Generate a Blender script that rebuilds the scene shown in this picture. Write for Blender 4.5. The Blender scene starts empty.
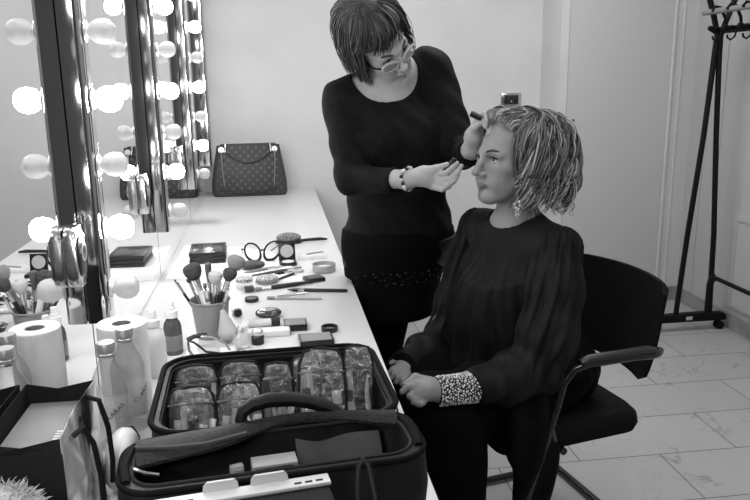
import bpy, bmesh, math, random
import numpy as np
from mathutils import Vector, Matrix

scene = bpy.context.scene
col = scene.collection
PI = math.pi
random.seed(7)
rng = np.random.RandomState(11)

# ------------------------------------------------------------------ camera
YAW, PITCH, ROLL, FOC = 0.1337267, -0.23111757, -0.01421555, 738.287
cam_d = bpy.data.cameras.new('camera')
cam = bpy.data.objects.new('camera', cam_d)
col.objects.link(cam)
scene.camera = cam
f_ = np.array([math.sin(YAW)*math.cos(PITCH), math.cos(YAW)*math.cos(PITCH), math.sin(PITCH)])
r_ = np.array([math.cos(YAW), -math.sin(YAW), 0.0])
u_ = np.cross(r_, f_)
r_, u_ = math.cos(ROLL)*r_+math.sin(ROLL)*u_, -math.sin(ROLL)*r_+math.cos(ROLL)*u_
M = Matrix(((r_[0], u_[0], -f_[0], 0.42), (r_[1], u_[1], -f_[1], 0.0), (r_[2], u_[2], -f_[2], 1.42), (0, 0, 0, 1)))
cam.matrix_world = M
cam_d.sensor_width = 36.0
cam_d.lens = FOC/750.0*36.0
cam_d.clip_start = 0.02

# ------------------------------------------------------------------ light, world, exposure
w = bpy.data.worlds.new('world')
scene.world = w
w.use_nodes = True
w.node_tree.nodes['Background'].inputs[0].default_value = (0.5, 0.5, 0.5, 1)
w.node_tree.nodes['Background'].inputs[1].default_value = 0.02

def area(name, loc, sx, sy, power, aim=None):
    d = bpy.data.lights.new(name, 'AREA')
    d.shape = 'RECTANGLE'
    d.size, d.size_y, d.energy = sx, sy, power
    o = bpy.data.objects.new(name, d)
    col.objects.link(o)
    o.location = loc
    if aim is not None:
        o.rotation_euler = (Vector(aim)-Vector(loc)).to_track_quat('-Z', 'Y').to_euler()
    return o
area('ceiling_lamp', (1.45, 3.0, 2.66), 1.2, 1.2, 37)
area('rear_fill_lamp', (1.6, 0.6, 2.66), 1.0, 1.0, 24)  # unseen fill over the near end, brightens the towel and bottles
BULB_ON = 95.0
scene.view_settings.view_transform = 'Standard'
scene.view_settings.look = 'None'
scene.view_settings.gamma = 1.0
scene.view_settings.exposure = 0.0
scene.view_settings.use_curve_mapping = False
scene.cycles.caustics_reflective = True
scene.cycles.blur_glossy = 1.0
scene.cycles.caustics_refractive = False
scene.cycles.sample_clamp_indirect = 4.0
scene.cycles.max_bounces = 12
scene.cycles.transparent_max_bounces = 16
scene.cycles.use_denoising = True

# ------------------------------------------------------------------ materials
def mat(name, v, rough=0.5, metal=0.0, spec=0.5, alpha=1.0, trans=0.0, emit=0.0, coat=0.0, sheen=0.0, ior=1.45):
    m = bpy.data.materials.new(name)
    m.use_nodes = True
    b = m.node_tree.nodes['Principled BSDF']
    b.inputs['Base Color'].default_value = (v, v, v, 1)
    b.inputs['Roughness'].default_value = rough
    b.inputs['Metallic'].default_value = metal
    b.inputs['Specular IOR Level'].default_value = spec
    b.inputs['Alpha'].default_value = alpha
    b.inputs['Transmission Weight'].default_value = trans
    b.inputs['IOR'].default_value = ior
    b.inputs['Coat Weight'].default_value = coat
    b.inputs['Sheen Weight'].default_value = sheen
    if emit:
        b.inputs['Emission Color'].default_value = (1, 1, 1, 1)
        b.inputs['Emission Strength'].default_value = emit
    return m

def noise_mat(name, v0, v1, scale, rough=0.5, bump=0.0, detail=4.0, stretch=(1, 1, 1), metal=0.0, spec=0.5, lo=0.35, hi=0.65, coat=0.0):
    m = mat(name, v0, rough, metal, spec, coat=coat)
    nt = m.node_tree
    b = nt.nodes['Principled BSDF']
    tc = nt.nodes.new('ShaderNodeTexCoord')
    mp = nt.nodes.new('ShaderNodeMapping')
    mp.inputs['Scale'].default_value = stretch
    nz = nt.nodes.new('ShaderNodeTexNoise')
    nz.inputs['Scale'].default_value = scale
    nz.inputs['Detail'].default_value = detail
    rp = nt.nodes.new('ShaderNodeValToRGB')
    rp.color_ramp.elements[0].position = lo
    rp.color_ramp.elements[1].position = hi
    rp.color_ramp.elements[0].color = (v0, v0, v0, 1)
    rp.color_ramp.elements[1].color = (v1, v1, v1, 1)
    L = nt.links.new
    L(tc.outputs['Object'], mp.inputs['Vector']); L(mp.outputs['Vector'], nz.inputs['Vector'])
    L(nz.outputs['Fac'], rp.inputs['Fac']); L(rp.outputs['Color'], b.inputs['Base Color'])
    if bump:
        bp = nt.nodes.new('ShaderNodeBump')
        bp.inputs['Strength'].default_value = bump
        bp.inputs['Distance'].default_value = 0.004
        L(nz.outputs['Fac'], bp.inputs['Height']); L(bp.outputs['Normal'], b.inputs['Normal'])
    return m

# ------------------------------------------------------------------ mesh helpers
class MB:
    def __init__(self, m=None):
        self.bm = bmesh.new()
        self.m = m or Matrix()
    def _add(self, verts, faces, mi=0):
        vs = [self.bm.verts.new(self.m @ Vector(v)) for v in verts]
        for f in faces:
            try:
                fc = self.bm.faces.new([vs[i] for i in f])
                fc.material_index = mi
            except ValueError:
                pass
        return self
    def box(self, x0, x1, y0, y1, z0, z1, bevel=0.0, seg=2, mi=0):
        t = bmesh.new()
        bmesh.ops.create_cube(t, size=1.0)
        bmesh.ops.scale(t, vec=(x1-x0, y1-y0, z1-z0), verts=t.verts)
        bmesh.ops.translate(t, vec=((x0+x1)/2, (y0+y1)/2, (z0+z1)/2), verts=t.verts)
        if bevel:
            bmesh.ops.bevel(t, geom=list(t.edges), offset=bevel, segments=seg, affect='EDGES', profile=0.5)
        return self._merge(t, mi)
    def _merge(self, t, mi=0):
        t.verts.index_update()
        self._add([v.co for v in t.verts], [[v.index for v in f.verts] for f in t.faces], mi)
        t.free()
        return self
    def obox(self, c, ax, ay, az, sx, sy, sz, bevel=0.0, mi=0):
        t = bmesh.new()
        bmesh.ops.create_cube(t, size=1.0)
        bmesh.ops.scale(t, vec=(sx, sy, sz), verts=t.verts)
        if bevel:
            bmesh.ops.bevel(t, geom=list(t.edges), offset=bevel, segments=2, affect='EDGES', profile=0.5)
        mm = Matrix((ax, ay, az)).transposed().to_4x4()
        mm.translation = Vector(c)
        bmesh.ops.transform(t, matrix=mm, verts=t.verts)
        return self._merge(t, mi)
    def lathe(self, prof, seg=24, o=(0, 0, 0), axis=(0, 0, 1), mi=0, sx=1.0, sy=1.0):
        q = Vector((0, 0, 1)).rotation_difference(Vector(axis).normalized()).to_matrix()
        o = Vector(o)
        vs, fs, n = [], [], len(prof)
        for r, z in prof:
            for k in range(seg):
                a = 2*PI*k/seg
                vs.append(o + q @ Vector((r*math.cos(a)*sx, r*math.sin(a)*sy, z)))
        for i in range(n-1):
            for k in range(seg):
                k2 = (k+1) % seg
                fs.append((i*seg+k, i*seg+k2, (i+1)*seg+k2, (i+1)*seg+k))
        if prof[0][0] > 1e-6: fs.append(tuple(range(seg))[::-1])
        if prof[-1][0] > 1e-6: fs.append(tuple((n-1)*seg+k for k in range(seg)))
        self._add(vs, fs, mi)
        return self
    def cyl(self, a, b, r0, r1=None, seg=16, mi=0):
        a, b = Vector(a), Vector(b)
        r1 = r0 if r1 is None else r1
        return self.lathe([(r0, 0), (r1, (b-a).length)], seg, a, b-a, mi)
    def tube(self, pts, rad, seg=10, closed=False, mi=0, flat=1.0, up=None):
        pts = [Vector(p) for p in pts]
        n = len(pts)
        rad = rad if isinstance(rad, (list, tuple)) else [rad]*n
        vs, fs = [], []
        prev = None
        for i, p in enumerate(pts):
            if closed: t = pts[(i+1) % n]-pts[i-1]
            else: t = pts[min(i+1, n-1)]-pts[max(i-1, 0)]
            t = t.normalized() if t.length > 1e-9 else Vector((0, 0, 1))
            if prev is None:
                a = Vector(up) if up is not None else (Vector((0, 0, 1)) if abs(t.z) < .9 else Vector((1, 0, 0)))
            else: a = prev
            x = (a - t*a.dot(t)).normalized()
            prev = x
            y = t.cross(x)
            for k in range(seg):
                an = 2*PI*k/seg
                vs.append(p + x*math.cos(an)*rad[i]*flat + y*math.sin(an)*rad[i])
        for i in range(n if closed else n-1):
            j = (i+1) % n
            for k in range(seg):
                k2 = (k+1) % seg
                fs.append((i*seg+k, i*seg+k2, j*seg+k2, j*seg+k))
        if not closed:
            fs.append(tuple(range(seg))[::-1]); fs.append(tuple((n-1)*seg+k for k in range(seg)))
        self._add(vs, fs, mi)
        return self
    def ball(self, c, r, seg=16, rings=10, mi=0, rot=None):
        r = (r, r, r) if not isinstance(r, (tuple, list)) else r
        vs, fs = [], []
        c = Vector(c)
        for i in range(rings+1):
            th = PI*i/rings
            for k in range(seg):
                ph = 2*PI*k/seg
                v = Vector((r[0]*math.sin(th)*math.cos(ph), r[1]*math.sin(th)*math.sin(ph), r[2]*math.cos(th)))
                vs.append(c + (rot @ v if rot is not None else v))
        for i in range(rings):
            for k in range(seg):
                k2 = (k+1) % seg
                fs.append((i*seg+k, (i+1)*seg+k, (i+1)*seg+k2, i*seg+k2))
        t = bmesh.new()
        tv = [t.verts.new(v) for v in vs]
        for f in fs:
            t.faces.new([tv[i] for i in f])
        bmesh.ops.remove_doubles(t, verts=t.verts, dist=1e-6)
        return self._merge(t, mi)
    def prism(self, poly, h0, h1, plane='xy', bevel=0.0, mi=0):
        t = bmesh.new()
        def pt(a, b, h):
            return {'xy': (a, b, h), 'xz': (a, h, b), 'yz': (h, a, b)}[plane]
        lo = [t.verts.new(pt(a, b, h0)) for a, b in poly]
        hi = [t.verts.new(pt(a, b, h1)) for a, b in poly]
        n = len(poly)
        t.faces.new(lo[::-1]); t.faces.new(hi)
        for i in range(n):
            t.faces.new((lo[i], lo[(i+1) % n], hi[(i+1) % n], hi[i]))
        if bevel:
            ed = [e for e in t.edges if (e.verts[0] in lo) == (e.verts[1] in lo)]
            bmesh.ops.bevel(t, geom=ed, offset=bevel, segments=2, affect='EDGES', profile=0.5)
        return self._merge(t, mi)
    def build(self, name, material, parent=None, smooth=True, angle=35):
        bmesh.ops.recalc_face_normals(self.bm, faces=self.bm.faces)
        me = bpy.data.meshes.new(name)
        self.bm.to_mesh(me); self.bm.free()
        for mm in (material if isinstance(material, (list, tuple)) else [material]):
            me.materials.append(mm)
        if smooth:
            me.polygons.foreach_set('use_smooth', [True]*len(me.polygons))
            try: me.set_sharp_from_angle(angle=math.radians(angle))
            except Exception: pass
        o = bpy.data.objects.new(name, me)
        col.objects.link(o)
        if parent is not None: o.parent = parent
        return o

def tag(o, label=None, cat=None, group=None, kind=None):
    if label: o['label'] = label
    if cat: o['category'] = cat
    if group: o['group'] = group
    if kind: o['kind'] = kind
    return o
def thing(name, label, cat, loc=(0, 0, 0), rz=0.0, group=None):
    o = bpy.data.objects.new(name, None)
    o.empty_display_size = 0.05
    col.objects.link(o)
    o.location = loc; o.rotation_euler = (0, 0, rz)
    return tag(o, label, cat, group)
def dup(root, loc, rz=None, label=None, group=None):
    r = root.copy(); col.objects.link(r); r.location = loc
    if rz is not None: r.rotation_euler = (0, 0, rz)
    if label: r['label'] = label
    if group: r['group'] = group
    for ch in list(root.children):
        c = ch.copy(); col.objects.link(c); c.parent = r
        for g in list(ch.children):
            d = g.copy(); col.objects.link(d); d.parent = c
    return r
def rrect(w, d, r, n=6, cx=0.0, cy=0.0):
    out = []
    for sx, sy, a0 in ((1, 1, 0), (-1, 1, PI/2), (-1, -1, PI), (1, -1, 1.5*PI)):
        for k in range(n+1):
            a = a0 + PI/2*k/n
            out.append((cx+sx*(w/2-r)+r*math.cos(a), cy+sy*(d/2-r)+r*math.sin(a)))
    return out

def loft(b, sections):
    n = len(sections[0]); vs = [v for s in sections for v in s]; fs = []
    for i in range(len(sections)-1):
        for k in range(n):
            k2 = (k+1) % n
            fs.append((i*n+k, i*n+k2, (i+1)*n+k2, (i+1)*n+k))
    fs.append(tuple(range(n))[::-1]); fs.append(tuple((len(sections)-1)*n+k for k in range(n)))
    b._add(vs, fs); return b
# ------------------------------------------------------------------ smooth solids: distance fields turned into one closed mesh
def V(*a): return np.array(a, float)
class SDF:
    def __init__(self, k=0.02):
        self.p = []; self.k = k; self.post = None; self.cuts = []
    def cap(self, a, b, ra, rb=None, k=None, op=1):
        a, b = np.array(a, float), np.array(b, float)
        rb = ra if rb is None else rb
        self.p.append(('c', a, b, ra, rb, self.k if k is None else k, op, (a+b)/2, np.linalg.norm(b-a)/2+max(ra, rb)))
        return self
    def chain(self, pts, rads, k=None):
        for i in range(len(pts)-1): self.cap(pts[i], pts[i+1], rads[i], rads[i+1], k)
        return self
    def ell(self, c, r, R=None, k=None, op=1):
        c = np.array(c, float); r = np.array([r]*3 if np.isscalar(r) else r, float)
        self.p.append(('e', c, r, np.eye(3) if R is None else np.array(R, float), 0, self.k if k is None else k, op, c, r.max()))
        return self
    def _d(self, q, P):
        if q[0] == 'c':
            a, b, ra, rb = q[1:5]
            ab = b-a; L = max(ab@ab, 1e-12)
            t = np.clip(((P-a)@ab)/L, 0, 1)
            return np.linalg.norm(P-a-t[:, None]*ab, axis=1)-(ra+(rb-ra)*t)
        c, r, R = q[1:4]
        l = (P-c)@R.T          # rows of R are the local axes
        k0 = np.linalg.norm(l/r, axis=1); k1 = np.linalg.norm(l/(r*r), axis=1)+1e-9
        return k0*(k0-1.0)/k1
    def ev(self, P, prims):
        d = np.full(len(P), 1e3)
        for q in prims:
            e = self._d(q, P); k = q[5]
            if q[6] > 0:
                if k > 0:
                    h = np.maximum(k-np.abs(d-e), 0)/k
                    d = np.minimum(d, e)-h*h*k*.25
                else: d = np.minimum(d, e)
            else:
                h = np.maximum(k-np.abs(d+e), 0)/k if k > 0 else 0
                d = np.maximum(d, -e)+h*h*k*.25
        if self.post is not None: d = self.post(P, d)
        for c in self.cuts: d = np.maximum(d, c(P))
        return d
    def mesh(self, vox=0.003, lo=None, hi=None, slack=0.045):
        n = 12
        B = n*vox
        adds = [q for q in self.p if q[6] > 0]
        mn = np.min([q[7]-q[8] for q in adds], 0)-0.03 if lo is None else np.array(lo, float)
        mx = np.max([q[7]+q[8] for q in adds], 0)+0.03 if hi is None else np.array(hi, float)
        nb = np.ceil((mx-mn)/B).astype(int)
        gx, gy, gz = np.meshgrid(*[np.arange(k) for k in nb], indexing='ij')
        bi = np.stack([gx.ravel(), gy.ravel(), gz.ravel()], 1)
        ctr = mn+(bi+.5)*B
        half = B*0.5*math.sqrt(3)
        near = np.zeros(len(bi), bool)
        cen = np.array([q[7] for q in self.p]); rad = np.array([q[8] for q in self.p]); kk = np.array([q[5] for q in self.p])
        keep_p = (np.linalg.norm(ctr[:, None, :]-cen[None], axis=2)-rad[None]-kk[None]) < half+slack
        dim = nb*n+1
        loc = np.stack(np.meshgrid(*[np.arange(n+1)]*3, indexing='ij'), -1).reshape(-1, 3)
        cell_ids, cell_pos, quads = [], [], []
        D = dim+1
        corners = np.array([(i, j, k) for i in (0, 1) for j in (0, 1) for k in (0, 1)])
        edges = [(a, b) for a in range(8) for b in range(a+1, 8) if np.abs(corners[a]-corners[b]).sum() == 1]
        def gid(c): return (c[..., 0].astype(np.int64)*D[1]+c[..., 1])*D[2]+c[..., 2]
        for b_i in np.nonzero(keep_p.any(1))[0]:
            pr = [self.p[j] for j in np.nonzero(keep_p[b_i])[0]]
            if not any(q[6] > 0 for q in pr): continue
            dc = self.ev(ctr[b_i:b_i+1], pr)[0]
            if abs(dc) > half*1.7+slack: continue
            base = bi[b_i]*n
            P = mn+(base+loc)*vox
            d = self.ev(P, pr).reshape(n+1, n+1, n+1)
            s = d < 0
            if s.all() or not s.any(): continue
            S = np.stack([s[c[0]:c[0]+n, c[1]:c[1]+n, c[2]:c[2]+n] for c in corners], -1)
            act = S.any(-1) & ~S.all(-1)
            ci = np.argwhere(act)
            if len(ci):
                dv = np.stack([d[ci[:, 0]+c[0], ci[:, 1]+c[1], ci[:, 2]+c[2]] for c in corners], 1)
                acc = np.zeros((len(ci), 3)); cnt = np.zeros(len(ci))
                for a, b in edges:
                    da, db = dv[:, a], dv[:, b]
                    mk = (da < 0) != (db < 0)
                    t = np.where(mk, da/np.where(mk, da-db, 1), 0)
                    acc += np.where(mk[:, None], corners[a]+t[:, None]*(corners[b]-corners[a]), 0)
                    cnt += mk
                cell_ids.append(gid(ci+base)); cell_pos.append(mn+(ci+base+acc/cnt[:, None])*vox)
            for ax in range(3):
                o1, o2 = (ax+1) % 3, (ax+2) % 3
                sl0 = [slice(0, n)]*3; sl1 = [slice(0, n)]*3
                sl1[ax] = slice(1, n+1)
                a, b = s[tuple(sl0)], s[tuple(sl1)]
                e = np.argwhere(a != b)
                if not len(e): continue
                inside = a[e[:, 0], e[:, 1], e[:, 2]]
                g = e+base
                u = np.zeros(3, int); v = np.zeros(3, int); u[o1] = 1; v[o2] = 1
                q = np.stack([gid(g-u-v), gid(g-v), gid(g), gid(g-u)], 1)
                q[~inside] = q[~inside][:, ::-1]
                quads.append(q)
        ids = np.concatenate(cell_ids); pos = np.concatenate(cell_pos); Q = np.concatenate(quads)
        o = np.argsort(ids); ids = ids[o]; pos = pos[o]
        ix = np.searchsorted(ids, Q); ix[ix >= len(ids)] = 0
        ok = (ids[ix] == Q).all(1)
        ix = ix[ok]
        used, inv = np.unique(ix, return_inverse=True)
        return pos[used], inv.reshape(ix.shape)
def smooth_mesh(pos, Q, it=1):
    for _ in range(it):
        acc = np.zeros_like(pos); cnt = np.zeros(len(pos))
        for a in range(4):
            for b in ((a+1) % 4, (a+3) % 4):
                np.add.at(acc, Q[:, a], pos[Q[:, b]]); np.add.at(cnt, Q[:, a], 1)
        pos = .5*pos+.5*acc/np.maximum(cnt, 1)[:, None]
    return pos
def mesh_obj(name, pos, Q, mats, parent=None, mi=None):
    me = bpy.data.meshes.new(name)
    me.vertices.add(len(pos)); me.vertices.foreach_set('co', pos.astype(np.float32).ravel())
    me.loops.add(Q.size); me.loops.foreach_set('vertex_index', Q.astype(np.int32).ravel())
    me.polygons.add(len(Q))
    me.polygons.foreach_set('loop_start', np.arange(0, Q.size, Q.shape[1], dtype=np.int32))
    for m_ in (mats if isinstance(mats, (list, tuple)) else [mats]): me.materials.append(m_)
    if mi is not None: me.polygons.foreach_set('material_index', mi.astype(np.int32))
    me.polygons.foreach_set('use_smooth', np.ones(len(Q), bool))
    me.update(calc_edges=True); me.validate()
    o = bpy.data.objects.new(name, me)
    col.objects.link(o)
    if parent is not None: o.parent = parent
    return o
def solid(name, s, vox, m, parent=None, it=1, mi_fn=None, attr_fn=None, **kw):
    pos, Q = s.mesh(vox, **kw)
    pos = smooth_mesh(pos, Q, it)
    mi = mi_fn(pos[Q].mean(1)) if mi_fn else None
    o = mesh_obj(name, pos, Q, m, parent, mi)
    if attr_fn:
        at = o.data.attributes.new('make_up', 'FLOAT', 'POINT')
        at.data.foreach_set('value', attr_fn(pos).astype(np.float32))
    return o
# ================================================================== SETTING
WALL = noise_mat('wall_paint', 0.56, 0.60, 3.0, rough=0.75, spec=0.25)
WHITE_TRIM = mat('white_trim', 0.62, 0.45)
DOOR_M = mat('door_laminate', 0.52, 0.33, spec=0.5)
SIDEWALL = mat('side_wall_paint', 0.43, 0.6)
UNLIT_WALL = mat('unlit_room_tone', 0.14, 0.8)  # dark colour stands in for the unlit room, seen in the chrome
DARK_GAP = mat('dark_gap', 0.03, 0.8)
CHROME = mat('chrome', 0.55, 0.08, metal=1.0)
BLACK = mat('black_plastic', 0.012, 0.35)
BLACK_M = mat('black_matte', 0.010, 0.7, spec=0.2)
SILVER = mat('silver_metal', 0.6, 0.22, metal=1.0)
DARK_GREY = mat('dark_grey_plastic', 0.06, 0.4)
MID_GREY = mat('mid_grey_plastic', 0.22, 0.45)
LIGHT = mat('white_plastic', 0.78, 0.4)

# floor: marble tiles laid in a running bond
fm = mat('floor_tiles', 0.3, 0.32, spec=0.4)
nt = fm.node_tree; L = nt.links.new
tc = nt.nodes.new('ShaderNodeTexCoord')
mp = nt.nodes.new('ShaderNodeMapping'); mp.inputs['Location'].default_value = (-0.24, -0.254, 0)
br = nt.nodes.new('ShaderNodeTexBrick')
br.offset = 0.5; br.inputs['Scale'].default_value = 1.0
br.inputs['Brick Width'].default_value = 0.635; br.inputs['Row Height'].default_value = 0.306
br.inputs['Mortar Size'].default_value = 0.0022; br.inputs['Mortar Smooth'].default_value = 0.2
br.inputs['Color1'].default_value = (.37, .37, .37, 1); br.inputs['Color2'].default_value = (.34, .34, .34, 1)
br.inputs['Mortar'].default_value = (.05, .05, .05, 1)
nz = nt.nodes.new('ShaderNodeTexNoise'); nz.inputs['Scale'].default_value = 5.0; nz.inputs['Detail'].default_value = 8.0; nz.inputs['Distortion'].default_value = 1.2
rp = nt.nodes.new('ShaderNodeValToRGB')
e = rp.color_ramp.elements
e[0].position = 0.485; e[0].color = (1, 1, 1, 1); e[1].position = 0.515; e[1].color = (1, 1, 1, 1)
x = e.new(0.5); x.color = (0.62, 0.62, 0.62, 1)
n2 = nt.nodes.new('ShaderNodeTexNoise'); n2.inputs['Scale'].default_value = 3.0; n2.inputs['Detail'].default_value = 3.0
r2 = nt.nodes.new('ShaderNodeValToRGB'); r2.color_ramp.elements[0].position = .45; r2.color_ramp.elements[1].position = .6
mx = nt.nodes.new('ShaderNodeMixRGB'); mx.blend_type = 'MIX'; mx.inputs['Color1'].default_value = (1, 1, 1, 1)
mu = nt.nodes.new('ShaderNodeMixRGB'); mu.blend_type = 'MULTIPLY'; mu.inputs['Fac'].default_value = 1.0
L(tc.outputs['Object'], mp.inputs['Vector']); L(mp.outputs['Vector'], br.inputs['Vector'])
L(tc.outputs['Object'], nz.inputs['Vector']); L(nz.outputs['Fac'], rp.inputs['Fac'])
L(tc.outputs['Object'], n2.inputs['Vector']); L(n2.outputs['Fac'], r2.inputs['Fac'])
L(r2.outputs['Color'], mx.inputs['Fac']); L(rp.outputs['Color'], mx.inputs['Color2'])
L(br.outputs['Color'], mu.inputs['Color1']); L(mx.outputs['Color'], mu.inputs['Color2'])
L(mu.outputs['Color'], nt.nodes['Principled BSDF'].inputs['Base Color'])

X1, Y0, Y1, YD, XD, ZC = 2.94, -1.2, 4.56, 4.25, 2.095, 2.7
def struct(name, b, m, label=None):
    o = b.build(name, m, smooth=False)
    o['kind'] = 'structure'
    if label: o['label'] = label
    return o
struct('floor', MB().box(-0.1, X1+.1, Y0-.1, Y1+.1, -0.1, 0), fm, 'pale marble tiled floor with thin dark joints')
struct('ceiling', MB().box(-0.1, X1+.1, Y0-.1, Y1+.1, ZC, ZC+.1), WALL, 'plain light ceiling')
struct('wall_left', MB().box(-0.12, -0.02, Y0-.1, Y1+.1, 0, ZC), WALL, 'light wall behind the row of mirrors')
struct('wall_right', MB().box(X1, X1+.1, Y0-.1, Y1+.1, 0, ZC), SIDEWALL, 'pale panelled wall behind the coat rack')
struct('wall_rear', MB().box(-0.1, X1+.1, Y0-.1, Y0, 0, ZC), UNLIT_WALL, 'wall at the near end of the room, toned dark as if unlit')
struct('wall_back', MB().box(-0.1, XD, Y1, Y1+.1, 0, ZC), WALL, 'light grey wall behind the handbag and the standing woman')
# projecting wall that carries the door
struct('wall_closet', MB().box(XD, XD+.05, YD, Y1+.1, 0, ZC).box(2.80, X1, YD, Y1+.1, 0, ZC).box(XD+.05, 2.80, YD, Y1+.1, 2.12, ZC).box(XD+.05, 2.80, YD+.15, Y1+.1, 0, 2.12), WALL, 'projecting light wall around the door')
door = struct('door_1', MB().box(XD+.053, 2.792, YD+.004, YD+.045, 0.008, 2.115), DOOR_M, 'plain glossy pale grey door')
MB().box(XD+.053, 2.792, YD+.05, YD+.06, 0.008, 2.115).build('door_backing', DOOR_M, door, smooth=False)
hb = MB()
hb.cyl((XD+.018, YD+.004, 1.15), (XD+.018, YD-.04, 1.15), .009)
hb.tube([(XD+.018, YD-.04, 1.15), (XD+.03, YD-.045, 1.15), (XD+.085, YD-.043, 1.15)], .008)
hb.lathe([(0, 0), (.016, 0), (.016, .004), (0, .004)], 20, (XD+.018, YD+.001, 1.15), (0, -1, 0))
hb.build('door_handle', DARK_GREY, door)
struct('trim_1', MB().box(2.785, 2.80, YD-.012, YD, 0, 2.15, .002).box(2.845, 2.852, YD-.006, YD, 0, 2.15), WHITE_TRIM, 'thin pale door trim beside the corner')
BASE_M = noise_mat('baseboard_stone', 0.20, 0.30, 14, rough=0.45)
struct('baseboard_right', MB().box(X1-.012, X1, Y0, YD, 0, 0.088, .002), BASE_M, 'grey marble baseboard along the right wall')
struct('baseboard_back', MB().box(0, XD, Y1-.012, Y1, 0, 0.088, .002).box(2.81, X1-.012, YD-.012, YD, 0, .088), BASE_M, 'grey marble baseboard along the back wall')
struct('trim_2', MB().box(X1-.014, X1, 1.6, 3.70, .62, .645).box(X1-.014, X1, 3.675, 3.70, .145, .62).box(X1-.014, X1, 1.6, 3.70, .13, .145).box(X1-.008, X1, 1.6, 3.68, .145, .62), SIDEWALL, 'raised rectangular panel low on the right wall')
struct('trim_3', MB().box(X1-.006, X1, 3.92, 3.932, .09, ZC).box(X1-.006, X1, 4.08, 4.087, .09, ZC), SIDEWALL, 'narrow upright strips on the right wall')

# light switch
sw = thing('light_switch', 'metal framed dark switch plate on the wall above the seated woman', 'switch', (1.904, Y1, 1.264))
MB().box(-.065, .065, -.012, 0, -.043, .043, .004).build('switch_frame', SILVER, sw)
MB().box(-.047, .047, -.015, -.008, -.028, .031, .002).build('switch_panel', DARK_GREY, sw)
for k in (-1, 0, 1):
    MB().box(k*.03-.013, k*.03+.013, -.019, -.012, -.022, .026, .002).build('switch_key', BLACK, sw)
MB().box(-.003, .003, -.021, -.018, -.012, -.005).build('indicator', LIGHT, sw)

# ------------------------------------------------------------------ counter
TABLE_W = 0.66
TZ = 0.75
TABLE_M = mat('white_laminate', 0.65, 0.3, spec=0.4)
ct = thing('makeup_counter', 'long white counter running along the mirrors to the back wall', 'table', (0, 0, 0))
MB().box(0.002, TABLE_W, 0.45, Y1-.002, TZ-.03, TZ, .002).build('countertop', TABLE_M, ct)
for yy in (0.5, 1.9, 3.2, 4.5):
    MB().box(0.03, TABLE_W-.22, yy-.012, yy+.012, 0, TZ-.03).build('support_panel', TABLE_M, ct)

# ------------------------------------------------------------------ mirrors and chrome light strips
MIRROR = mat('mirror_glass', 0.86, 0.0, metal=1.0)
SEAMS = [0.62, 1.60, 2.56, 3.56, 4.50]
lab = ['nearest wall mirror left of the paper towel roll', 'wall mirror between the first and second light strips',
       'wall mirror between the second and third light strips', 'last wall mirror beside the handbag']
for i in range(4):
    t = thing('wall_mirror', lab[i], 'mirror', (0, (SEAMS[i]+SEAMS[i+1])/2, TZ+.002), 0, 'mirrors along the left wall')
    h = (SEAMS[i+1]-SEAMS[i])/2-.004
    MB().box(.006, .012, -h, h, 0.0005, 1.55).build('glass', MIRROR, t, smooth=False)
    MB().box(-.0195, .0055, -h-.001, h+.001, 0.001, 1.55).build('backing', DARK_GAP, t, smooth=False)
    # razor socket fixed on the glass
    if i < 3:
        yy = [1.475, 2.28, 3.2][i]
        s = thing('wall_socket', ['silver rounded socket housing on the nearest mirror, above the paper towels', 'silver rounded socket housing on the second mirror, left of its light strip',
            'small silver socket housing on the third mirror, between bulbs'][i], 'socket', (0.0125, yy, 1.085), 0, 'socket housings on the mirrors')
        MB().prism(rrect(.070, .120, .022), 0.0, .024, 'yz', bevel=.007).build('housing', SILVER, s)
        MB().prism(rrect(.048, .082, .02), .0235, .027, 'yz', bevel=.001).build('socket_face', BLACK, s)
        MB().lathe([(.019, 0), (.019, .004), (.013, .004), (.013, .001)], 20, (.0265, 0, .008), (1, 0, 0)).build('socket_ring', SILVER, s)
BULB_LIT = mat('lit_bulb_glass', 0.9, 0.3, emit=BULB_ON)
BULB_OFF = mat('frosted_bulb_glass', 0.60, 0.10, spec=0.6, coat=0.5)
_nt = BULB_OFF.node_tree; _tl = _nt.nodes.new('ShaderNodeBsdfTranslucent'); _tl.inputs[0].default_value = (.68, .68, .68, 1)
_mx = _nt.nodes.new('ShaderNodeMixShader'); _mx.inputs[0].default_value = .7
_nt.links.new(_nt.nodes['Principled BSDF'].outputs[0], _mx.inputs[1]); _nt.links.new(_tl.outputs[0], _mx.inputs[2])
_nt.links.new(_mx.outputs[0], _nt.nodes['Material Output'].inputs[0])
BULB_BASE = mat('bulb_socket_rim', 0.75, 0.25, metal=0.6)
def strip_body(h):
    b = MB()
    # rounded chrome channel: outline in plan (x out of the mirror, y along the wall)
    out = [(0.0, -.036)]
    for k in range(7):
        a = -PI/2 + PI/2*k/6
        out.append((.029+.013*math.cos(a), -.023+.013*math.sin(a)))
    out += [(a, -c) for a, c in out[::-1]]
    b.prism(out, 0, h, 'xy')
    return b
strip_lab = ['chrome light strip nearest the camera, behind the paper towel roll', 'second chrome light strip from the camera, between wall mirrors',
             'third chrome light strip, thin and far, close to the handbag', 'plain chrome strip in the corner against the back wall',
             'chrome light strip at the near end of the nearest mirror']
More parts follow.
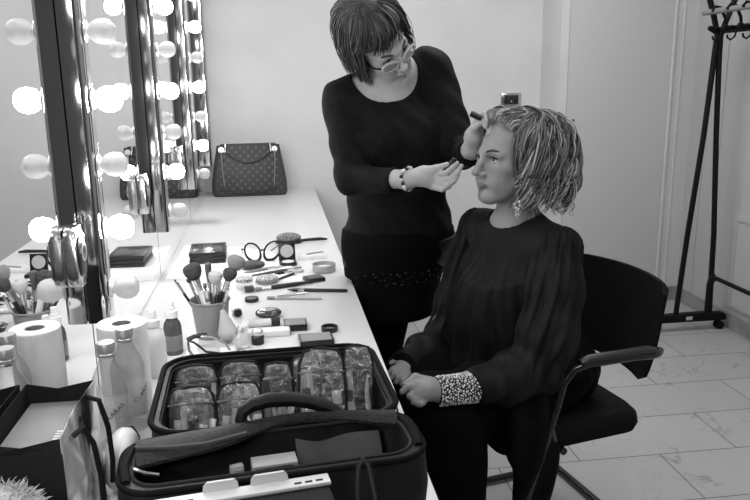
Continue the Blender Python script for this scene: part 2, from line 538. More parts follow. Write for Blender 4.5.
for i, yy in enumerate(SEAMS[1:]+[SEAMS[0]]):
    z0 = 0.915
    if i == 3: yy = 4.505
    t = thing('light_strip', strip_lab[i], 'lamp', (0.0135, yy, z0), 0, 'chrome light strips between the mirrors')
    strip_body(1.3).build('chrome_channel', CHROME, t)
    if i == 3: continue
    names = ['nearest', 'second', 'third', '', 'near-end']
    words = ['bottom', 'second lowest', 'third lowest', 'fourth lowest', 'fifth lowest', 'sixth lowest', 'seventh lowest', 'topmost']
    MB().box(.0421, .0432, -.012, .012, 0.02, 1.28).build('face_plate', SILVER, t)
    for k in range(8):
        z = .983+.133*k
        lit = k % 2 == 1
        bt = thing('light_bulb', f'{"lit" if lit else "unlit frosted"} round bulb, {words[k]} on the {names[i]} light strip', 'light bulb', (.0575, yy, z), 0, 'round bulbs on the mirror light strips')
        MB().lathe([(.021, 0), (.0225, .0015), (.0215, .004), (.0125, .005), (.0125, .009), (0, .009)], 20, (0, 0, 0), (1, 0, 0)).build('bulb_socket', BULB_BASE, bt)
        MB().lathe([(.0115, .006), (.015, .010), (.0205, .0155), (.0245, .0235), (.0262, .033), (.0252, .043), (.0208, .052), (.0125, .058), (0, .0605)], 24, (0, 0, 0), (1, 0, 0)).build('bulb_glass', BULB_LIT if lit else BULB_OFF, bt)
# ================================================================== CHAIR
A = math.radians(192)
cf = Vector((math.cos(A), math.sin(A), 0))     # the way the chair faces
ch = thing('office_chair', 'black cantilever chair with tubular frame under the seated woman', 'chair', (1.18, 2.04, 0), A-PI/2)
# local frame: +y forward, +x to the sitter's right
UPH = noise_mat('black_upholstery', 0.0035, 0.006, 120, rough=.85, spec=.15)
TUBE = mat('black_tube', 0.012, 0.18, spec=.6)
PADM = mat('armrest_rubber', 0.022, 0.4)
b = MB(); vs = []
sec = []
for z, g in ((.400, -.03), (.405, -.006), (.425, 0), (.450, -.004), (.468, -.02), (.473, -.05)):
    sec.append([(x, y, z+(-.012*max(0, y-.1)*5)) for x, y in rrect(.485+2*g, .47+2*g, .06, 6)])
loft(b, sec); b.build('seat', UPH, ch)
b = MB(); n = 14; vs, fs = [], []
for side in (0, 1):
    for i in range(n+1):
        for j in range(n+1):
            u_, v_ = i/n*2-1, j/n*2-1
            hw = .238*(1-.10*(v_ < 0)*v_*v_) ; x = u_*hw
            z = .685+v_*.150*(1-.02*u_*u_)
            cu = .055*u_*u_          # wraps round the sitter
            y = -.285-.045*(z-.56)/.31+cu
            ed = max(0, 1-(max(abs(u_), abs(v_))**8))
            th = .012+.026*ed
            if abs(u_) > .85 and abs(v_) > .85:
                k = ((abs(u_)-.85)/.15)*((abs(v_)-.85)/.15); x *= 1-.05*k; z -= .022*k*(1 if v_ > 0 else -1)
            vs.append((x, y-(th if side else 0), z))
N = (n+1)**2
for sd in (0, 1):
    for i in range(n):
        for j in range(n):
            f = (sd*N+i*(n+1)+j, sd*N+(i+1)*(n+1)+j, sd*N+(i+1)*(n+1)+j+1, sd*N+i*(n+1)+j+1)
            fs.append(f if sd == 0 else f[::-1])
rim = [j for j in range(n+1)]+[i*(n+1)+n for i in range(1, n+1)]+[n*(n+1)+j for j in range(n-1, -1, -1)]+[i*(n+1) for i in range(n-1, 0, -1)]
for k in range(len(rim)):
    a, c = rim[k], rim[(k+1) % len(rim)]; fs.append((a, c, N+c, N+a))
b._add(vs, fs); b.build('backrest', UPH, ch, angle=60)
for s_, nm in ((-1, 'left'), (1, 'right')):
    x = s_*.268
    pts = [(x*.90, -.262, .646), (x*.97, -.240, .648), (x, -.215, .649), (x, -.15, .653), (x, .0, .655), (x, .045, .645), (x, .075, .61), (x, .09, .55), (x*.99, .17, .30), (x*.98, .215, .10), (x*.98, .222, .05), (x*.98, .205, .022), (x*.98, .16, .016), (x*.98, -.22, .016), (x*.97, -.275, .016)]
    MB().tube(pts, .0115, 12).build('side_tube', TUBE, ch)
    MB().tube([(x, -.222, .662), (x, -.20, .668), (x, .0, .670), (x, .025, .662)], [.011, .0145, .0145, .012], 12, flat=.75).build('armrest', PADM, ch)
    MB().cyl((x*.98, -.27, .001), (x*.98, -.235, .012), .016, .014, 14).build('floor_glide', BLACK, ch)
MB().tube([(-.262, -.275, .016), (.262, -.275, .016)], .0115, 12).build('rear_crossbar', TUBE, ch)
MB().tube([(-.25, .05, .395), (.25, .05, .395)], .011, 12).build('seat_crossbar', TUBE, ch)
MB().tube([(-.265, .11, .49), (-.24, .07, .40), (-.2, .05, .395)], .010, 10).build('seat_brace', TUBE, ch)
MB().tube([(.265, .11, .49), (.24, .07, .40), (.2, .05, .395)], .010, 10).build('seat_brace', TUBE, ch)

# ================================================================== COAT RACK
cr = thing('coat_rack', 'black metal coat rack on casters standing by the right wall', 'coat rack', (2.74, 3.68, 0))
RK = mat('rack_black', 0.005, 0.5, spec=.2)
WOOD = mat('rail_wood', 0.20, 0.5)
def tri_frame(y):
    b = MB(); b.prism([(-.300, .055), (.155, .055), (.165, .062), (.165, .085), (.15, .098), (.03, .103), (-.28, .098), (-.300, .088)], y-.022, y+.022, 'xz', .003); b.build('foot_bar', RK, cr)
    MB().tube([(-.13, y, .095), (-.10, y, .55), (-.055, y, 1.10), (-.035, y, 1.50), (-.028, y, 1.60), (-.055, y, 1.69), (-.11, y, 1.84), (-.13, y, 1.92)], .0145, 10).build('upright', RK, cr)
    MB().tube([(.072, y, .095), (.055, y, .55), (.015, y, 1.10), (-.008, y, 1.50), (-.010, y, 1.60), (.02, y, 1.69), (.075, y, 1.84), (.09, y, 1.92)], .0145, 10).build('upright', RK, cr)
    for x in (-.262, .135):
        t = MB(); t.cyl((x, y-.018, .024), (x, y-.008, .024), .024, .024, 20).cyl((x, y+.008, .024), (x, y+.018, .024), .024, .024, 20).cyl((x, y-.02, .024), (x, y+.02, .024), .008).cyl((x, y, .03), (x, y, .058), .007)
        t.build('caster', RK, cr)
tri_frame(0.0)
tri_frame(-1.05)
MB().box(-.078, -.042, -.0236, -.0222, .068, .088).build('sticker', mat('sticker_paper', .5, .5), cr)
MB().tube([(.062, 0, .31), (.062, -1.05, .31)], .012, 10).build('lower_bar', RK, cr)
MB().tube([(.062, 0.004, .10), (.062, 0.004, .26), (.062, -.012, .30), (.062, -.03, .31)], .024, 10, flat=.6).build('bar_socket', RK, cr)
MB().tube([(-.085, .045, 1.715), (-.085, -1.09, 1.715)], .0145, 12).build('hanging_rail', WOOD, cr)
MB().tube([(-.02, .02, 1.625), (-.02, -1.07, 1.625)], .011, 10, flat=1.6).build('hook_rail', RK, cr)
for k in range(9):
    y = -.01-.125*k
    b = MB(); b.tube([(-.03, y, 1.635), (-.055, y, 1.625), (-.085, y, 1.638)], [.010, .017, .012], 10)
    b.tube([(-.03, y-.03, 1.62), (-.04, y-.03, 1.585), (-.058, y-.03, 1.572), (-.076, y-.03, 1.580), (-.080, y-.03, 1.596)], .005, 8)
    b.tube([(-.02, y-.05, 1.63), (-.03, y-.05, 1.68), (-.06, y-.05, 1.733), (-.088, y-.05, 1.737), (-.105, y-.05, 1.715)], .008, 8)
    b.build('hook', RK, cr)
# ================================================================== THINGS ON THE COUNTER
T = TZ + .0005
PAPER = mat('paper_white', 0.80, 0.8)
CLEAR = mat('clear_plastic', 0.92, 0.06, alpha=0.22, spec=0.6)
def glassy(name, tint, rough, fac, tv=0.95, edge=0.75):
    # thin clear sheet: mostly see-through, with a glossy skin
    m = bpy.data.materials.new(name); m.use_nodes = True
    nt = m.node_tree; nt.nodes.clear()
    o = nt.nodes.new('ShaderNodeOutputMaterial'); mixn = nt.nodes.new('ShaderNodeMixShader')
    tr = nt.nodes.new('ShaderNodeBsdfTransparent'); tr.inputs[0].default_value = (tv, tv, tv, 1)
    pb = nt.nodes.new('ShaderNodeBsdfPrincipled')
    pb.inputs['Base Color'].default_value = (tint, tint, tint, 1); pb.inputs['Roughness'].default_value = rough
    pb.inputs['Specular IOR Level'].default_value = 0.9
    lw = nt.nodes.new('ShaderNodeLayerWeight'); lw.inputs['Blend'].default_value = 0.3
    ma = nt.nodes.new('ShaderNodeMath'); ma.operation = 'MULTIPLY_ADD'; ma.inputs[1].default_value = edge; ma.inputs[2].default_value = fac; ma.use_clamp = True
    nt.links.new(lw.outputs['Facing'], ma.inputs[0]); nt.links.new(ma.outputs[0], mixn.inputs[0])
    nt.links.new(tr.outputs[0], mixn.inputs[1]); nt.links.new(pb.outputs[0], mixn.inputs[2]); nt.links.new(mixn.outputs[0], o.inputs[0])
    return m, nt, pb
GLASS, _, _ = glassy('bottle_glass', 0.30, 0.04, 0.05, 0.975, .70)
WATER, _, _ = glassy('bottle_contents', 0.85, 0.1, 0.03, 0.98, .10)

# ---- handbag
bag_m = mat('monogram_canvas', 0.045, 0.5)
nt = bag_m.node_tree; L = nt.links.new
tc = nt.nodes.new('ShaderNodeTexCoord'); sp = nt.nodes.new('ShaderNodeSeparateXYZ'); L(tc.outputs['Object'], sp.inputs[0])
def mth(op, a, b=None, c=None):
    n = nt.nodes.new('ShaderNodeMath'); n.operation = op
    for i, q in enumerate((a, b, c)):
        if q is None: continue
        if isinstance(q, (int, float)): n.inputs[i].default_value = q
        else: L(q, n.inputs[i])
    return n.outputs[0]
PIT = .046
sx_, sz_ = mth('MULTIPLY', sp.outputs[0], PI/PIT), mth('MULTIPLY', sp.outputs[2], PI/PIT)
p1 = mth('POWER', mth('ABSOLUTE', mth('MULTIPLY', mth('SINE', sx_), mth('SINE', sz_))), 5.0)
p2 = mth('POWER', mth('ABSOLUTE', mth('MULTIPLY', mth('COSINE', sx_), mth('COSINE', sz_))), 2.5)
ring = mth('MULTIPLY', p2, .8)
pat = mth('ADD', p1, ring)
rp = nt.nodes.new('ShaderNodeValToRGB'); L(pat, rp.inputs['Fac'])
rp.color_ramp.elements[0].color = (.013, .013, .013, 1); rp.color_ramp.elements[0].position = .30
rp.color_ramp.elements[1].color = (.055, .055, .055, 1); rp.color_ramp.elements[1].position = .7
L(rp.outputs['Color'], nt.nodes['Principled BSDF'].inputs['Base Color'])
LEATHER = mat('dark_leather', 0.008, 0.5)
GUSSET = mat('grey_leather', 0.035, 0.5)
hb = thing('handbag', 'dark monogram handbag with hanging chains standing at the far end of the counter', 'handbag', (0.272, 4.40, T))
b = MB(); secs = []
for z, w_, d_ in ((0, .42, .15), (.02, .436, .16), (.08, .432, .15), (.17, .405, .115), (.25, .375, .075), (.290, .362, .05)):
    secs.append([(x, y, z) for x, y in rrect(w_, d_, min(.035, d_*.45), 5)])
loft(b, secs); b.build('bag_body', GUSSET, hb)
b = MB()
pan = []
for z, w_, d_ in ((.006, .375, .166), (.08, .372, .156), (.17, .352, .121), (.25, .332, .081), (.293, .325, .056)):
    pan.append((z, w_, d_))
vs, fs = [], []
for z, w_, d_ in pan:
    for k in range(9):
        vs.append((-w_/2+w_*k/8, -d_/2, z))
for i in range(4):
    for k in range(8): fs.append((i*9+k, i*9+k+1, (i+1)*9+k+1, (i+1)*9+k))
nv = len(vs); vs += [(x, y+.008, z) for x, y, z in vs]; fs += [tuple(nv+i for i in f[::-1]) for f in fs]
rim_ = [k for k in range(9)]+[i*9+8 for i in range(1, 5)]+[36+k for k in range(7, -1, -1)]+[i*9 for i in range(3, 0, -1)]
for i in range(len(rim_)):
    a, c = rim_[i], rim_[(i+1) % len(rim_)]
    fs.append((a, c, nv+c, nv+a))
b._add(vs, fs); b.build('front_panel', bag_m, hb)
# rounded flap outline hanging over the front
fl = []
for k in range(17):
    q = k/16; xx = -.135+.27*q
    zz = .265-.075*math.sin(PI*q)**.8
    yy = -(.5*(.15+(.05-.15)*(zz-.08)/.21)+.012)
    fl.append((xx, yy, zz))
MB().tube(fl, .004, 8).build('flap_edge', LEATHER, hb)
for s_ in (-1, 1):
    MB().tube([(s_*.152, -.055, .262), (s_*.152, -.058, .22), (s_*.149, -.073, .15), (s_*.143, -.083, .075), (s_*.143, -.085, .06)], .0042, 8).build('chain', SILVER, hb)
    rg = MB(); rg.lathe([(.016, 0), (.016, .006), (.006, .006), (.006, 0), (.016, 0)], 20, (s_*.152, -.047, .268), (0, -1, .15)); rg.build('ring', mat('bright_metal', .85, .3, metal=.5) if s_ < 0 else bpy.data.materials['bright_metal'], hb)
    MB().tube([(s_*.125, -.02, .29), (s_*.128, -.04, .297), (s_*.130, -.052, .27), (s_*.131, -.056, .252)], .005, 8).build('strap_tab', SILVER, hb)
MB().box(-.16, .16, -.022, .022, .2895, .297, .003).build('top_edge', LEATHER, hb)
MB().tube([(-.15, -.086, .05), (-.1, -.09, .026), (0, -.092, .02), (.1, -.09, .026), (.15, -.086, .05)], .0035, 8).build('bottom_trim', LEATHER, hb)

# ---- loose papers under the cosmetics
def sheet(pts, label, z=T):
    b = MB(); b.prism(pts, z, z+.0006, 'xy')
    return tag(b.build('paper_sheet', PAPER, smooth=False), label, 'paper', 'white sheets on the counter')
sheet([(.03, 2.52), (.235, 2.50), (.245, 2.98), (.04, 3.05)], 'white paper sheet under the stack of black boxes')
sheet([(.25, 2.45), (.52, 2.42), (.40, 2.86), (.245, 3.00)], 'white paper sheet under the black eyeglasses')

# ---- stacked black palettes
PAL = mat('black_palette', 0.014, 0.28)
PALG = mat('dark_palette_lid', 0.05, 0.2)
for k in range(3):
    p = thing('makeup_palette', f'{["bottom", "middle", "top"][k]} black square palette in the stack of three near the mirror', 'palette', (0.155+.003*(k % 2), 2.80, T+.0007+.0145*k), .04, 'stack of black palettes')
    MB().box(-.066, .066, -.085, .085, 0, .0138, .002).build('palette_case', PAL, p)
    if k == 2:
        MB().box(-.052, .052, -.066, .066, .0136, .0144, .0003).build('lid_window', PALG, p)

# ---- eyeglasses standing folded
SPEC = mat('glossy_black_frame', 0.008, 0.15)
LENS, _, _ = glassy('spectacle_lens', 0.5, 0.05, 0.10)
eg = thing('eyeglasses', 'black cat-eye eyeglasses with open temples resting on the counter', 'eyeglasses', (0.36, 2.72, T+.0035), 0.18)
def lens_loop(cx, n=22):
    out = []
    for k in range(n):
        a = 2*PI*k/n
        r = .031*(1-.08*math.cos(2*a)+.05*math.sin(a))
        sg = 1 if cx > 0 else -1; x = cx + r*math.cos(a)+sg*.011*math.sin(a)*(.5+.5*abs(math.sin(a)))
        out.append((x, -.012*abs(x)/.05, .034+r*math.sin(a)*1.08))
    return out
for s_ in (-1, 1):
    lp = lens_loop(s_*.036)
    MB().tube(lp, [.0036+.0022*max(0, -math.sin(2*PI*k/22)) for k in range(22)], 8, closed=True).build('rim', SPEC, eg)
    b = MB(); b._add(lp, [tuple(range(len(lp)))]); b.build('lens', LENS, eg, smooth=False)
    MB().tube([(s_*.066, -.014, .048), (s_*.072, .0, .048), (s_*.070, .05, .040), (s_*.060, .10, .016), (s_*.056, .125, .006)], [.0035, .0035, .003, .003, .0035], 8).build('temple', SPEC, eg)
MB().tube([(-.010, -.003, .036), (0, -.006, .042), (.010, -.003, .036)], .0036, 8).build('bridge', SPEC, eg)

# ---- dark oval case in front of the glasses
cs = SDF(.01); cs.ell((0, 0, .016), (.046, .030, .016))
c_ = solid('oval_pouch', cs, .002, mat('charcoal_case', .05, .5)); c_.location = (0.325, 2.61, T)
tag(c_, 'small charcoal oval pouch just in front of the black eyeglasses', 'pouch')

# ---- hairbrush at the back
BRS = noise_mat('bristle_pad', 0.03, 0.30, 160, rough=0.7, bump=0.6)
hbz = thing('hairbrush', 'oval hairbrush with long dark handle, farthest item on the counter', 'brush', (0.465, 3.02, T), -.03)
s_ = SDF(.01); s_.ell((0, 0, .022), (.052, .034, .021)); solid('bristle_head', s_, .002, BRS, hbz)
MB().prism(rrect(.11, .066, .03), .002, .010, 'xy', .002).build('back_plate', BLACK, hbz)
MB().tube([(.05, 0, .008), (.08, 0, .010), (.13, 0, .012), (.16, 0, .010)], [.006, .0065, .0075, .004], 10).build('handle', BLACK, hbz)

# ---- open compact with mirror
cp = thing('mirror_compact', 'open square black compact with round mirror, right of the eyeglasses', 'compact', (0.453, 2.655, T), .05)
MB().box(-.031, .031, -.03, .03, 0, .012, .002).build('compact_base', BLACK, cp)
MB().lathe([(0, .0125), (.022, .0125), (.023, .0118)], 24, (0, -.004, 0)).build('powder_pan', mat('pressed_powder', .6, .8), cp)
m_ = Matrix.Translation((0, .032, .010)) @ Matrix.Rotation(math.radians(-12), 4, 'X')
b = MB(m_); b.box(-.031, .031, -.004, .004, 0, .062, .002); b.build('compact_lid', BLACK, cp)
b = MB(m_); b.lathe([(0, .0045), (.024, .0045), (.024, .0035)], 28, (0, 0, .032), (0, -1, 0)); b.build('mirror', mat('mirror_glare_grey', .55, .3), cp)  # flat pale grey stands in for the mirror's bright reflection

# ---- clear flat case behind the tin
cc = thing('clear_case', 'flat clear plastic case between the open compact and the tin', 'case', (0.545, 2.735, T), .1)
MB().box(-.055, .055, -.032, .032, 0, .016, .003).build('case_shell', CLEAR, cc)
MB().tube([(-.02, -.01, .018), (.02, .004, .019), (.045, .012, .018)], .003, 8).build('brush_inside', mat('grey_rod', .3, .4), cc)

# ---- round tin
tn = thing('powder_tin', 'round open tin with rolled metal rim, near the counter edge', 'tin', (0.578, 2.535, T))
TIN = mat('tin_metal', 0.42, 0.35, metal=0.7)
MB().lathe([(.040, 0), (.041, .002), (.041, .022), (.042, .024), (.041, .026), (.0385, .026), (.0375, .010), (0, .009)], 36).build('tin_body', TIN, tn)
MB().lathe([(0, .0135), (.034, .0135), (.0372, .0095)], 30).build('powder', mat('loose_powder', .65, .9), tn)

# ---- small palettes
def little_box(label, loc, rz, w_, d_, h_, mm, lid, group='small square palettes'):
    o = thing('eyeshadow_box', label, 'palette', loc, rz, group)
    MB().box(-w_/2, w_/2, -d_/2, d_/2, 0, h_, .0015).build('palette_case', mm, o)
    MB().box(-w_/2+.005, w_/2-.005, -d_/2+.005, d_/2-.005, h_-.0003, h_+.0006).build('lid_window', lid, o)
    return o
LIDG = mat('grey_lid', 0.24, 0.35)
little_box('little black palette beside the brush tips, below the tin', (0.535, 2.415, T), .35, .062, .055, .013, PAL, PALG)
little_box('small grey-topped square box near the middle of the counter front', (0.457, 1.94, T), .0, .064, .062, .017, PAL, LIDG)
little_box('larger grey-topped flat palette just behind the open black case', (0.507, 1.823, T), .06, .088, .066, .012, PAL, LIDG)

# ---- glitter compact, pan, shiny oval
GLIT = noise_mat('glitter', 0.05, 0.7, 220, rough=0.4, bump=.5, metal=.2)
gl = thing('glitter_pot', 'round speckled glitter pot among the brushes', 'makeup pot', (0.378, 2.425, T))
MB().lathe([(.036, 0), (.038, .003), (.038, .013), (.036, .015)], 30).build('pot_base', MID_GREY, gl)
MB().lathe([(.036, .0148), (.034, .018), (.02, .022), (0, .0235)], 30).build('glitter_top', GLIT, gl)
pn = thing('eyeshadow_pan', 'small round dark pan lying left of the tweezers', 'makeup pot', (0.332, 2.215, T))
MB().lathe([(.020, 0), (.0215, .002), (.0215, .009), (.020, .011), (.017, .011), (.016, .009), (0, .009)], 28).build('pan_ring', BLACK, pn)
MB().lathe([(0, .0105), (.0155, .0102), (.016, .0088)], 24).build('pan_fill', mat('taupe_powder', .12, .7), pn)
ov = thing('oval_compact', 'shiny rounded compact with pale reflective lid, centre of the counter', 'compact', (0.384, 2.045, T))
s_ = SDF(.005); s_.ell((0, 0, .0135), (.038, .036, .0132)); solid('compact_shell', s_, .002, mat('polished_dark', .10, .08, metal=.6), ov)
s_ = SDF(.004); s_.ell((0, 0, .0185), (.029, .027, .0088)); solid('lid_inlay', s_, .0015, noise_mat('pearl_inlay', .35, .8, 60, rough=.15, metal=.3), ov)

# ---- brushes and pencils lying on the counter
WOODB = BLACK
BR_TIP = mat('brush_hair_brown', 0.10, 0.85)
BR_PALE = mat('brush_hair_pale', 0.48, 0.85)
BR_MID = mat('brush_hair_grey', 0.22, 0.85)
BR_DARK = noise_mat('brush_hair_dark', 0.03, 0.06, 120, rough=.9)
FERR = mat('ferrule_metal', 0.75, 0.2, metal=0.9)
def long_brush(label, a, b_, wid, hair, handle_m, r=.0042, group='brushes lying on the counter', lift=0.0):
    a, b_ = Vector((*a, 0)), Vector((*b_, 0)); L_ = (b_-a).length; d = (b_-a)/L_
    o = thing('makeup_brush', label, 'makeup brush', (a.x, a.y, T+lift), math.atan2(d.y, d.x), group)
    z = max(r, .0035)+.0005
    MB().tube([(0, 0, z), (.012, 0, z+.001), (.03, 0, z)], [.0035, wid*.55, r], 10, flat=.75).build('bristles', hair, o)
    MB().tube([(.028, 0, z), (.06, 0, z)], [r, r*1.05], 10).build('ferrule', FERR, o)
    MB().tube([(.058, 0, z), (.08, 0, z), (L_*.7, 0, z), (L_, 0, z)], [r*1.05, r*1.25, r*1.15, r*.55], 10).build('handle', handle_m, o)
long_brush('thick black-handled brush with silver ferrule, lying beside the pencil', (0.335, 2.315), (0.53, 2.375), .017, BR_MID, BLACK, .0062)
long_brush('slim black brush lying diagonally with a pale tip towards the tin', (0.505, 2.545), (0.405, 2.42), .013, BR_PALE, BLACK, .004)
long_brush('thin brush with a white ferrule pointing at the little black palette', (0.492, 2.50), (0.405, 2.475), .010, BR_PALE, BLACK, .004, lift=.009)
long_brush('dark slim brush lying behind the glitter pot', (0.50, 2.585), (0.325, 2.50), .008, BR_MID, DARK_GREY, .0042)
long_brush('grey brush lying in front of the oval pouch', (0.43, 2.61), (0.30, 2.545), .010, BR_PALE, MID_GREY, .005)
pc = thing('makeup_pencil', 'long black pencil lying parallel to the counter end, nearest the edge', 'pencil', (0.443, 2.300, T), -.24)
MB().tube([(0.02, 0, .0055), (.19, 0, .0055), (.196, 0, .0055)], [.0055, .0055, .004], 12).build('pencil_body', BLACK, pc)
MB().tube([(0, 0, .0055), (.02, 0, .0055)], [.0012, .0054], 12).build('pencil_tip', DARK_GREY, pc)
tw = thing('cosmetic_pencil', 'pale slim pencil crossing in front of the black pencil', 'pencil', (0.385, 2.222, T), -.19)
MB().tube([(0, 0, .0045), (.164, 0, .0045)], .0045, 10).build('pencil_body', mat('pale_pencil', .5, .35), tw)
MB().tube([(-.006, 0, .0045), (.018, 0, .0045)], .005, 10).build('pencil_cap', MID_GREY, tw)
tz = thing('tweezers', 'metal tweezers lying across the pale pencil', 'tweezers', (0.44, 2.215, T+.0095), .25)
MB().tube([(-.03, -.006, .002), (.02, -.003, .002), (.065, 0, .002)], [.0015, .003, .003], 8).build('tweezer_arm', SILVER, tz)
MB().tube([(-.03, .006, .002), (.02, .004, .002), (.065, 0, .002)], [.0015, .003, .003], 8).build('tweezer_arm', SILVER, tz)
sh = thing('pencil_sharpener', 'small metal sharpener sitting by the tweezers', 'sharpener', (0.487, 2.265, T), -.2)
MB().box(-.010, .010, -.012, .012, 0, .014, .003).build('sharpener_body', SILVER, sh)
MB().box(-.006, .006, -.010, .010, .014, .0155, .0005).build('blade', CHROME, sh)
sp_ = thing('shimmer_jar', 'clear jar with a speckled sparkling lid, right of the bucket brushes', 'jar', (0.305, 2.365, T))
MB().lathe([(.026, 0), (.028, .003), (.028, .022), (.026, .024)], 26).build('jar_body', CLEAR, sp_)
MB().lathe([(.0275, .0235), (.0285, .025), (.0285, .033), (.026, .035), (0, .035)], 26).build('lid', GLIT, sp_)
dk = thing('lipstick_cap', 'short dark cap lying in front of the shimmer jar', 'cap', (0.322, 2.312, T))
MB().cyl((-.014, 0, .011), (.014, .004, .011), .0105, .010, 20).build('cap_shell', DARK_GREY, dk)

# ---- tubes and small bottles in the foreground group
tb = thing('cream_tube', 'white tube with black cap lying just below the shiny compact', 'tube', (0.328, 1.965, T), .03)
MB().tube([(0, 0, .011), (.03, 0, .011), (.066, 0, .011)], [.011, .0115, .0105], 14).build('tube_body', mat('translucent_tube', .68, .25), tb)
MB().cyl((.064, 0, .0115), (.088, 0, .0115), .0112, .0108, 18).build('cap', BLACK, tb)
t2 = thing('gloss_tube', 'short pale tube with black end cap standing behind the sponge', 'tube', (0.295, 2.075, T), .2)
MB().box(-.013, .013, .0, .045, .003, .020, .003).build('tube_body', LIGHT, t2)
MB().cyl((0, -.014, .0115), (0, .002, .0115), .0112, .0112, 20).build('cap', BLACK, t2)
wb = thing('white_carton', 'flat white carton lying below the capped tube', 'box', (0.385, 1.892, T), .03)
MB().box(-.055, .055, -.018, .018, 0, .016, .0015).build('carton_body', mat('white_card', .78, .6), wb)
MB().box(.0555, .058, -.015, .015, .002, .014, .001).build('end_flap', MID_GREY, wb)
np_ = thing('nail_polish', 'little bottle with domed glass top and black cap beside the swabs', 'bottle', (0.357, 1.832, T))
MB().lathe([(.016, 0), (.0165, .002), (.0165, .020), (.015, .022)], 22).build('bottle_base', BLACK, np_)
s_ = SDF(.004); s_.ell((0, 0, .030), (.0155, .0155, .013)); solid('glass_dome', s_, .0015, mat('dome_glass', .7, .08, metal=.5), np_)
sbx = thing('swab_cup', 'clear cup of white cotton swabs in front of the bucket', 'cup', (0.318, 1.835, T), .1)
MB().lathe([(.022, 0), (.024, .002), (.028, .036), (.026, .036), (.022, .004), (0, .003)], 24).build('cup', CLEAR, sbx)
for k in range(16):
    a = random.uniform(0, 2*PI); r0 = random.uniform(0, .015)
    p0 = Vector((r0*math.cos(a), r0*math.sin(a), .005)); p1 = Vector((r0*1.5*math.cos(a)+random.uniform(-.01, .01), r0*1.5*math.sin(a)+random.uniform(-.01, .01), random.uniform(.046, .058)))
    sw_ = thing('cotton_swab', 'white cotton swab standing in the clear cup', 'cotton swab', Vector((0.318, 1.835, T))+p0, 0, 'cotton swabs in the clear cup')
    q = p1-p0
    MB().tube([(0, 0, 0), q*.8], .0012, 6).build('stick', LIGHT, sw_)
    MB().tube([q*.76, q*.84, q*.95, q], [.0012, .0032, .0034, .001], 8).build('cotton_tip', PAPER, sw_)
rg = thing('lid_ring', 'black ring-shaped lid leaning on the larger flat palette', 'lid', (0.548, 1.898, T), 0)
MB().lathe([(.022, 0), (.023, .002), (.023, .013), (.021, .014), (.019, .013), (.0185, .003), (0, .003)], 30).build('rim', BLACK, rg)
MB().lathe([(0, .0042), (.0182, .004)], 24).build('inset', MID_GREY, rg)
for k, (xx, yy, lb) in enumerate(((.282, 1.790, 'small pale sample sachet left of the nail polish'), (.325, 1.785, 'small dark patterned sachet in front of the nail polish'))):
    sc_ = thing('sachet', lb, 'sachet', (xx, yy, T), .15)
    MB().box(-.018, .018, -.02, .02, 0, .006, .002).build('packet', LIGHT if k == 0 else noise_mat('patterned_foil', .02, .7, 70, rough=.3), sc_)
    MB().box(-.018, .018, .018, .022, .002, .005).build('seal_edge', MID_GREY, sc_)

# ---- clip and clear pouch by the bucket
ec = thing('eyelash_curler', 'black-handled eyelash curler lying open behind the case corner', 'eyelash curler', (0.222, 1.79, T), .35)
MB().tube([(-.03, .03, .03), (-.012, .034, .034), (.02, .034, .033)], .006, 10).build('grip', BLACK, ec)
MB().tube([(-.028, .028, .028), (-.02, .0, .03), (.0, -.03, .012), (.03, -.04, .006)], .003, 8).build('arm', BLACK, ec)
MB().tube([(-.005, .034, .034), (.03, .02, .03), (.055, -.01, .016), (.06, -.035, .004)], .0028, 8).build('arm', SILVER, ec)
MB().tube([(-.03, .028, .026), (-.035, .0, .012), (-.03, -.02, .004)], .003, 8).build('clamp', SILVER, ec)

# ---- bucket of brushes
BK = mat('painted_tin', 0.24, 0.38, spec=0.5)
bu = thing('brush_bucket', 'grey tin bucket holding makeup brushes beside the mirror', 'bucket', (0.235, 1.915, T))
MB().lathe([(0, .002), (.038, .002), (.0395, 0), (.040, .003), (.050, .096), (.0535, .098), (.0545, .101), (.0535, .1035), (.050, .102), (.0485, .096), (.0385, .006), (0, .006)], 40).build('bucket_body', BK, bu)
bc = Vector((0.235, 1.915, T))
def bucket_brush(label, tip, base, kind, hr, hl, handle_m, hr2=.005):
    tip, base = Vector(tip), Vector(base)
    d = (tip-base); L_ = d.length; dn = d/L_
    o = thing('makeup_brush', label, 'makeup brush', base, 0, 'brushes standing in the bucket')
    q = Vector((0, 0, 1)).rotation_difference(dn).to_matrix()
    def P(z): return q @ Vector((0, 0, z))
    b = MB(); b.tube([P(0), P(L_*.3), P(L_-hl-.03)], [hr2*.6, hr2*1.1, hr2], 10); b.build('handle', handle_m, o)
    b = MB(); b.tube([P(L_-hl-.032), P(L_-hl-.004), P(L_-hl+.002)], [hr2, hr2*1.2, hr2*1.25], 12); b.build('ferrule', FERR, o)
    b = MB()
    if kind == 'dome':
        zs = [0, .15, .4, .65, .82, .94, 1.0]; rs = [.42, .68, .92, 1.0, .92, .62, .15]
    else:
        zs = [0, .3, .7, .95, 1.0]; rs = [.55, .8, 1.0, .95, .5]
    b.tube([P(L_-hl+z*hl) for z in zs], [hr*r for r in rs], 18, flat=1.0 if kind == 'dome' else .45)
    b.build('bristles', {'d': BR_DARK, 'm': BR_MID, 'p': BR_PALE, 'b': BR_TIP}[label_h], o)
label_h = 'd'
bucket_brush('large dark powder brush with a white handle, leftmost in the bucket', (.190, 1.915, .951), (.243, 1.912, .765), 'dome', .0245, .045, LIGHT, .008)
label_h = 'm'
bucket_brush('big grey fluffy brush leaning right in the bucket', (.316, 1.935, .962), (.228, 1.925, .765), 'dome', .024, .042, SILVER, .006)
label_h = 'd'
bucket_brush('dark rounded brush in front of the grey fluffy one', (.298, 1.893, .938), (.226, 1.905, .765), 'dome', .019, .034, BLACK, .0055)
label_h = 'p'
